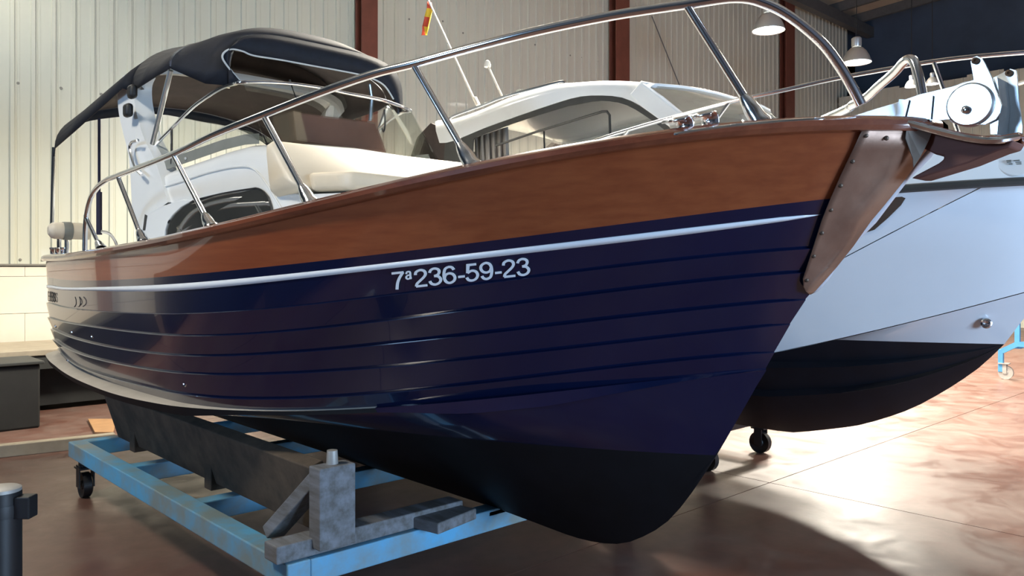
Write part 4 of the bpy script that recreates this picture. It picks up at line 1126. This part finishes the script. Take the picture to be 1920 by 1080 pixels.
# roof rack rails, antenna, lamp mast
for sgn in (1,-1):
    mb=MB(); mb.tube(smoothpts([mw(CP(x,y,-.06),sgn) for x,y in [(843,228),(848,218),(900,199),(945,181),(1000,166),(1050,153),(1060,155),(1064,162)]],3),.011,8); mb.build('roof_rail',M['chrome'],wb)
mb=MB(); mb.tube([CP(897,198,-.15),CP(890,184,-.15)],.022,8); mb.tube([CP(889,186,-.15),CP(803,0,-.15),CP(790,-28,-.15)],[.011,.009,.008],8); mb.build('flag_staff',M['antenna'],wb,label='ivory whip flag staff')
mb=MB(); mb.tube([CP(943,184,-.15),CP(916,126,-.15)],.010,8); mb.lathe(CP(914,122,-.15),[(0,.045),(.018,.036),(.032,.0),(.030,-.018),(0,-.02)],16); mb.build('anchor_light_mast',M['antenna'],wb)
mb=MB(); p=CP(977,172,-.5); mb.box(p,(.06,.06,.03)); mb.tube([p,p+Vector((0,0,-.1))],.012,8); mb.build('roof_vent',M['grey'],wb,False)
# rail of the white boat
def wrb(a): return CB+max(.05,rub.f(max(a,rub.a0+.001))-.10)
rl_=[(1100,275),(1120,262),(1240,226),(1378,189),(1470,169),(1559,149),(1640,134),(1725,119),(1800,109),(1880,101.5),(1960,96),(2040,96)]
WR=[Pf(x,y,wrb,-.6,5) for x,y in rl_]
WR[-1]=Vector((WR[-2].x*.5-CB*.5,WR[-2].y-.14,WR[-2].z+.004))
mb=MB(); mb.tube(smoothpts(WR+[mw(v,-1) for v in WR[::-1]],4),.0135,10); r_=mb.build('bow_rail',M['chrome'],wb)
for sgn in (1,-1):
    for xt,yt,xb,yb in ((1368,191,1335,236),(1750,115,1800,258),(1180,243,1160,268)):
        t=Pf(xt,yt,wrb,-.6,5); b_=Pf(xb,yb,wrb,-.6,5)
        mb=MB(); mb.tube([mw(t,sgn),mw(b_,sgn)],.0125,8); mb.build('stanchion',M['chrome'],r_)
# flag (separate: tied to the staff)
fp=[(803,4),(798,16),(795,32),(793,50),(793,67)]
rows=[]
base=CP(800,30,-.15)
for k,(x,y) in enumerate(fp):
    wdt=[5,12,13,13,10][k]; row=[]
    for j in range(7):
        t=j/6; row.append(CP(x+wdt*t-(2 if k==0 else 0),y+(-3 if k==4 else 0)*t,-.15)+Vector((.02*math.sin(j*1.3+k),.0,0)))
    rows.append(row)
fg=thing('flag','small red and yellow flag hanging furled from the ivory staff','flag',CP(803,4,-.15))
rows2=resample
mb=MB(); mb.grid(rows); fo_=mb.build('flag_cloth',[M['flagyel'],M['flagred']],fg,thick=.003)
for p in fo_.data.polygons:
    c=p.center; i=p.index//6; j=p.index%6
    if (i in(0,) and j<6) or (i==3 and j<2) or (i==2 and j>=1 and j<5 and True) : p.material_index=1
# cradle of the white boat, mostly hidden
cr=thing('boat_cradle','low black steel cradle with rubber casters under the white boat','cradle',(-CB,4,0))
for x0_,y0_,x1_,y1_ in ((-CB-.7,2.55,-CB-.7,6.4),(-CB+.7,2.55,-CB+.7,6.4),(-CB-.7,2.6,-CB+.7,2.6),(-CB-.7,6.35,-CB+.7,6.35),(-CB-.7,4.4,-CB+.7,4.4)):
    MB().beam((x0_,y0_,.30),(x1_,y1_,.30),.08,.08).build('frame_beam',M['black'],cr,False)
wv=Pz(1337,885,0); 
for x,y in ((wv.x,wv.y+.05),(-CB+.7,2.6),(-CB-.7,6.3),(-CB+.7,6.3)): caster(x,y,parent=cr,z=.26,r=.09)
MB().beam((wv.x-.02,wv.y+.05,.28),(-CB-.6,2.6,.30),.08,.06).build('frame_beam',M['black'],cr,False)
# ================================================================== SECOND BLUE TROLLEY, far right
wc=Pz(1886,711,0)
t2=thing('hall_trolley','small bright blue trolley with pale grey caster far right beyond the white boat','trolley',(wc.x,wc.y,0))
def P2(x,y): return Pb(x,y,-wc.x)
lg=P2(1877,690); kn=P2(1877,655); up_=P2(1908,640)
MB().beam((wc.x,kn.y-.0,lg.z-.05),(wc.x,kn.y,kn.z),.06,.06,(1,0,0)).build('leg',M['bluesteel'],t2,False)
e1=P2(1908,645); e2=P2(1960,640)
MB().beam((wc.x,kn.y-.02,kn.z-.02),(wc.x,e1.y,e1.z),.07,.07).build('frame_beam',M['bluesteel'],t2,False)
MB().beam((wc.x,e1.y+.0,e1.z),(wc.x+.02,e1.y-2.6,e1.z),.07,.07).build('frame_beam',M['bluesteel'],t2,False)
MB().beam((wc.x,e1.y,e1.z-.03),(wc.x+1.8,e1.y,e1.z-.03),.07,.07).build('frame_beam',M['bluesteel'],t2,False)
MB().beam((wc.x,e1.y,e1.z),(wc.x,e1.y,e1.z+.55),.06,.06,(1,0,0)).build('upright',M['bluesteel'],t2,False)
MB().beam((wc.x,e1.y-.9,e1.z),(wc.x,e1.y,e1.z+.5),.05,.05).build('brace',M['bluesteel'],t2,False)
for dy,dx in ((0,0),(-3.0,0),(-3.0,1.8),(0,1.8)):
    r=.095; x,y=wc.x+dx,wc.y+dy
    mb=MB(); mb.lathe((x-.02,y,r),[(0,0),(r*.3,-.004),(r*.35,.004),(r*.8,.004),(r,0),(r,.04),(r*.8,.036),(0,.044)],20,(1,0,0)); mb.build('caster_wheel',M['caster'],t2)
    mb=MB(); mb.box((x-.03,y+.01,r+.05),(.006,.05,.13)).box((x+.03,y+.01,r+.05),(.006,.05,.13)).box((x,y+.02,r*2+.03),(.12,.13,.012)); mb.build('caster_fork',M['caster'],t2,False)
    if dy or dx: MB().beam((x,y,.2),(x,y,e1.z),.06,.06,(1,0,0)).build('leg',M['bluesteel'],t2,False)
# ================================================================== THINGS ALONG THE LEFT WALL
z1=Pa(20,655,9.0).z
bn=thing('wall_bench','long low bench with tan top and dark front along the left wall','bench',(-8,9.2,0))
L0=Pa(-60,655,8.7).x; L1=Pa(330,655,8.7).x
MB().box(((L0+L1)/2,9.35,z1-.03),(L1-L0,1.3,.06)).build('bench_top',M['bench'],bn,False,bevel=.006)
MB().box(((L0+L1)/2,8.75,z1-.13),(L1-L0,.06,.15)).build('bench_rail',M['benchedge'],bn,False)
MB().box(((L0+L1)/2,9.45,(z1-.2)/2+.03),(L1-L0-.2,1.0,z1-.26)).build('bench_body',M['tarp'],bn,False)
x=L0+.3
while x<L1: MB().box((x,8.8,(z1-.2)/2),(.08,.08,z1-.2)).build('leg',M['benchedge'],bn,False); x+=1.6
cz_=Pz(78,803,0)
cab=thing('storage_crate','dark grey covered crate on the floor at the left edge before the bench','crate',(cz_.x-.8,cz_.y+.3,0))
MB().box((cz_.x-1.0,cz_.y+.35,.31),(2.0,.6,.62)).build('crate_body',M['tarp'],cab,False,bevel=.02)
MB().box((cz_.x-1.0,cz_.y+.35,.635),(2.06,.66,.03)).build('crate_lid',M['benchedge'],cab,False,bevel=.006)
bq=[Pz(x,y,.012) for x,y in ((165,787),(219,787),(212,812),(178,812))]
bd=MB(); bd.slab(bq,(0,0,.02)); bd=bd.build('floor_board',M['orange'],None,False); tag(bd,'small light brown board lying on the floor behind the trolley corner','board')  # lit floor drawn as a thin slab, the light put into its colour
fb0=Pz(-40,838,.10); fb1=Pz(215,812,.10)
MBb=MB().beam(fb0,fb1,.10,.10).build('floor_beam',M['bench'],None,False,bevel=.006); MBb.location.z=-.05; tag(MBb,'long grey steel beam on the floor running left from the trolley corner','beam')
# black jack stand in the near left corner
jp=Pd(3,914,2.55); 
js=thing('jack_stand','black steel post with pale cap in the bottom left corner','stand',(jp.x,jp.y,0))
r=.057
MB().lathe((jp.x,jp.y,0),[(.16,0),(.16,.012),(r,.014),(r,jp.z-.012),(0,jp.z-.012)],28).build('post',M['black'],js)
MB().lathe((jp.x,jp.y,jp.z-.012),[(r*.98,0),(r*.98,.010),(r*.85,.014),(0,.014)],28).build('post_cap',M['caster'],js)
rt=cam2w(1,0,0)-cam2w(0,0,0)
MB().box(Vector((jp.x,jp.y,jp.z-.06))+rt*(r+.02),(.05,.05,.07),Matrix.Rotation(math.atan2(rt.y,rt.x),3,'Z')).build('clamp',M['black'],js,False,bevel=.004)
MB().lathe((jp.x,jp.y,jp.z-.07),[(r*1.04,-.02),(r*1.06,0),(r*1.04,.02)],28).build('collar',M['black'],js)
# ================================================================== HANGING LAMPS
def lamp_proto(p,d,label):
    t=thing('pendant_lamp',label,'lamp',p,'high bay lamps')
    R_=d/2; x,y,z=p
    MB().lathe(p,[(R_,0),(R_*.985,.04*d),(R_*.86,.22*d),(R_*.66,.40*d),(R_*.42,.52*d),(R_*.26,.56*d)],32).build('reflector',M['lampwhite'],t,thick=.004)
    MB().lathe((x,y,z+.56*d),[(R_*.30,0),(R_*.34,.03),(R_*.34,.30*d),(R_*.26,.34*d),(0,.35*d)],24).build('gear_housing',M['lampwhite'],t)
    MB().lathe((x,y,z+.03*d),[(0,0),(R_*.94,0),(R_*.92,.012),(0,.012)],32).build('lit_lens',M['bulb'],t)
    MB().tube([(x,y,z+.9*d),(x,y,zr(y)+.1)],.008,6).build('suspension_cable',M['black'],t)
    return t
def lamp_at(px,py,wpx,d): return Pd(px,py,F*d/wpx)
LP=[(lamp_at(1441,58,60,.55),'hanging lamp nearer the camera, left of the navy upper wall'),
    (lamp_at(1606,118,53,.55),'hanging lamp in front of the navy upper wall, above the anchor roller'),
    (lamp_at(1709,163,24,.25),'small distant hanging lamp, left of the pair seen past the chrome bow hoop'),
    (lamp_at(1748,158,24,.25),'small distant hanging lamp, right of the pair seen past the chrome bow hoop')]
protoL=None
allp=[]
for p,lb in LP[:2]:
    lamp_proto(p,.55,lb)
    allp.append(p)
for p,lb in LP[2:]:
    lamp_proto(p,.25,lb)
LS=[(allp[0],300),(allp[1],360)]
x0_=allp[0].x; y0_=allp[0].y
extra=[(-1.4,9.0,6.4,'nearest the dark end of the left wall'),(-4.4,3.6,5.8,'over the covered boats'),(3.0,5.2,5.6,'above the cabin of the white boat'),(7.0,4.6,5.6,'next before the two visible lamps'),  # second entry is an unseen lamp added as warm fill for the arch
 (6.0,.6,5.4,'in front of the white boat'),(10.0,-2.5,5.4,'on the open floor side'),(7.5,-7.0,5.4,'nearest the open hall end')]
for x,y,z,lb in extra:
    lamp_proto(Vector((x,y,z)),.55,'hanging lamp above the picture edge, '+lb); LS.append((Vector((x,y,z)),{-1.4:20,3.0:270,7.0:230,6.0:50,10.0:60,-4.4:60}.get(x,110)))
for p,pw in LS:
    l=bpy.data.lights.new('lamp_light','SPOT'); l.energy=pw*16; l.color=(1,.92,.78); l.spot_size=math.radians(155); l.spot_blend=.6; l.shadow_soft_size=.45
    o=bpy.data.objects.new('lamp_light',l); COL.objects.link(o); o.location=p+Vector((0,0,-.03))

# ================================================================== COVERED BOAT LEFT OF THE PICTURE (it shows in the hull's reflections)
def covered(name,label,c,ux,L_,W_,H_):
    t=thing(name,label,'boat',(c[0],c[1],0)); ux=Vector(ux); uy=Vector((-ux.y,ux.x,0)); c=Vector((c[0],c[1],0)); rows=[]
    for k in range(19):
        u=k/18*2-1; hb=W_*(1-abs(u)**3)**.6+.02; zt=H_*(1-.12*u*u)
        rows.append([c+ux*u*L_+uy*(hb*p)+Vector((0,0,q)) for p,q in ((-.8,.06),(-1,.5),(-1,H_*.78),(-.55,zt*.95),(0,zt+.06),(.55,zt*.95),(1,H_*.78),(1,.5),(.8,.06))])
    MB().grid(rows,True).build('tarpaulin',M['tarp'],t)
    for u in (-.5,.5): MB().box(c+ux*u*L_+Vector((0,0,.04)),(.4,.4,.08)).build('support_block',M['oldwood'],t,False)
covered('covered_boat','dark tarpaulin covered boat standing left of the blue trolley',(-6.0,2.6),(0,1,0),4.0,1.15,1.35)
covered('covered_boat','dark tarpaulin covered boat standing across the left end of the wall',(-6.6,8.6),(1,0,0),3.6,1.1,1.5)
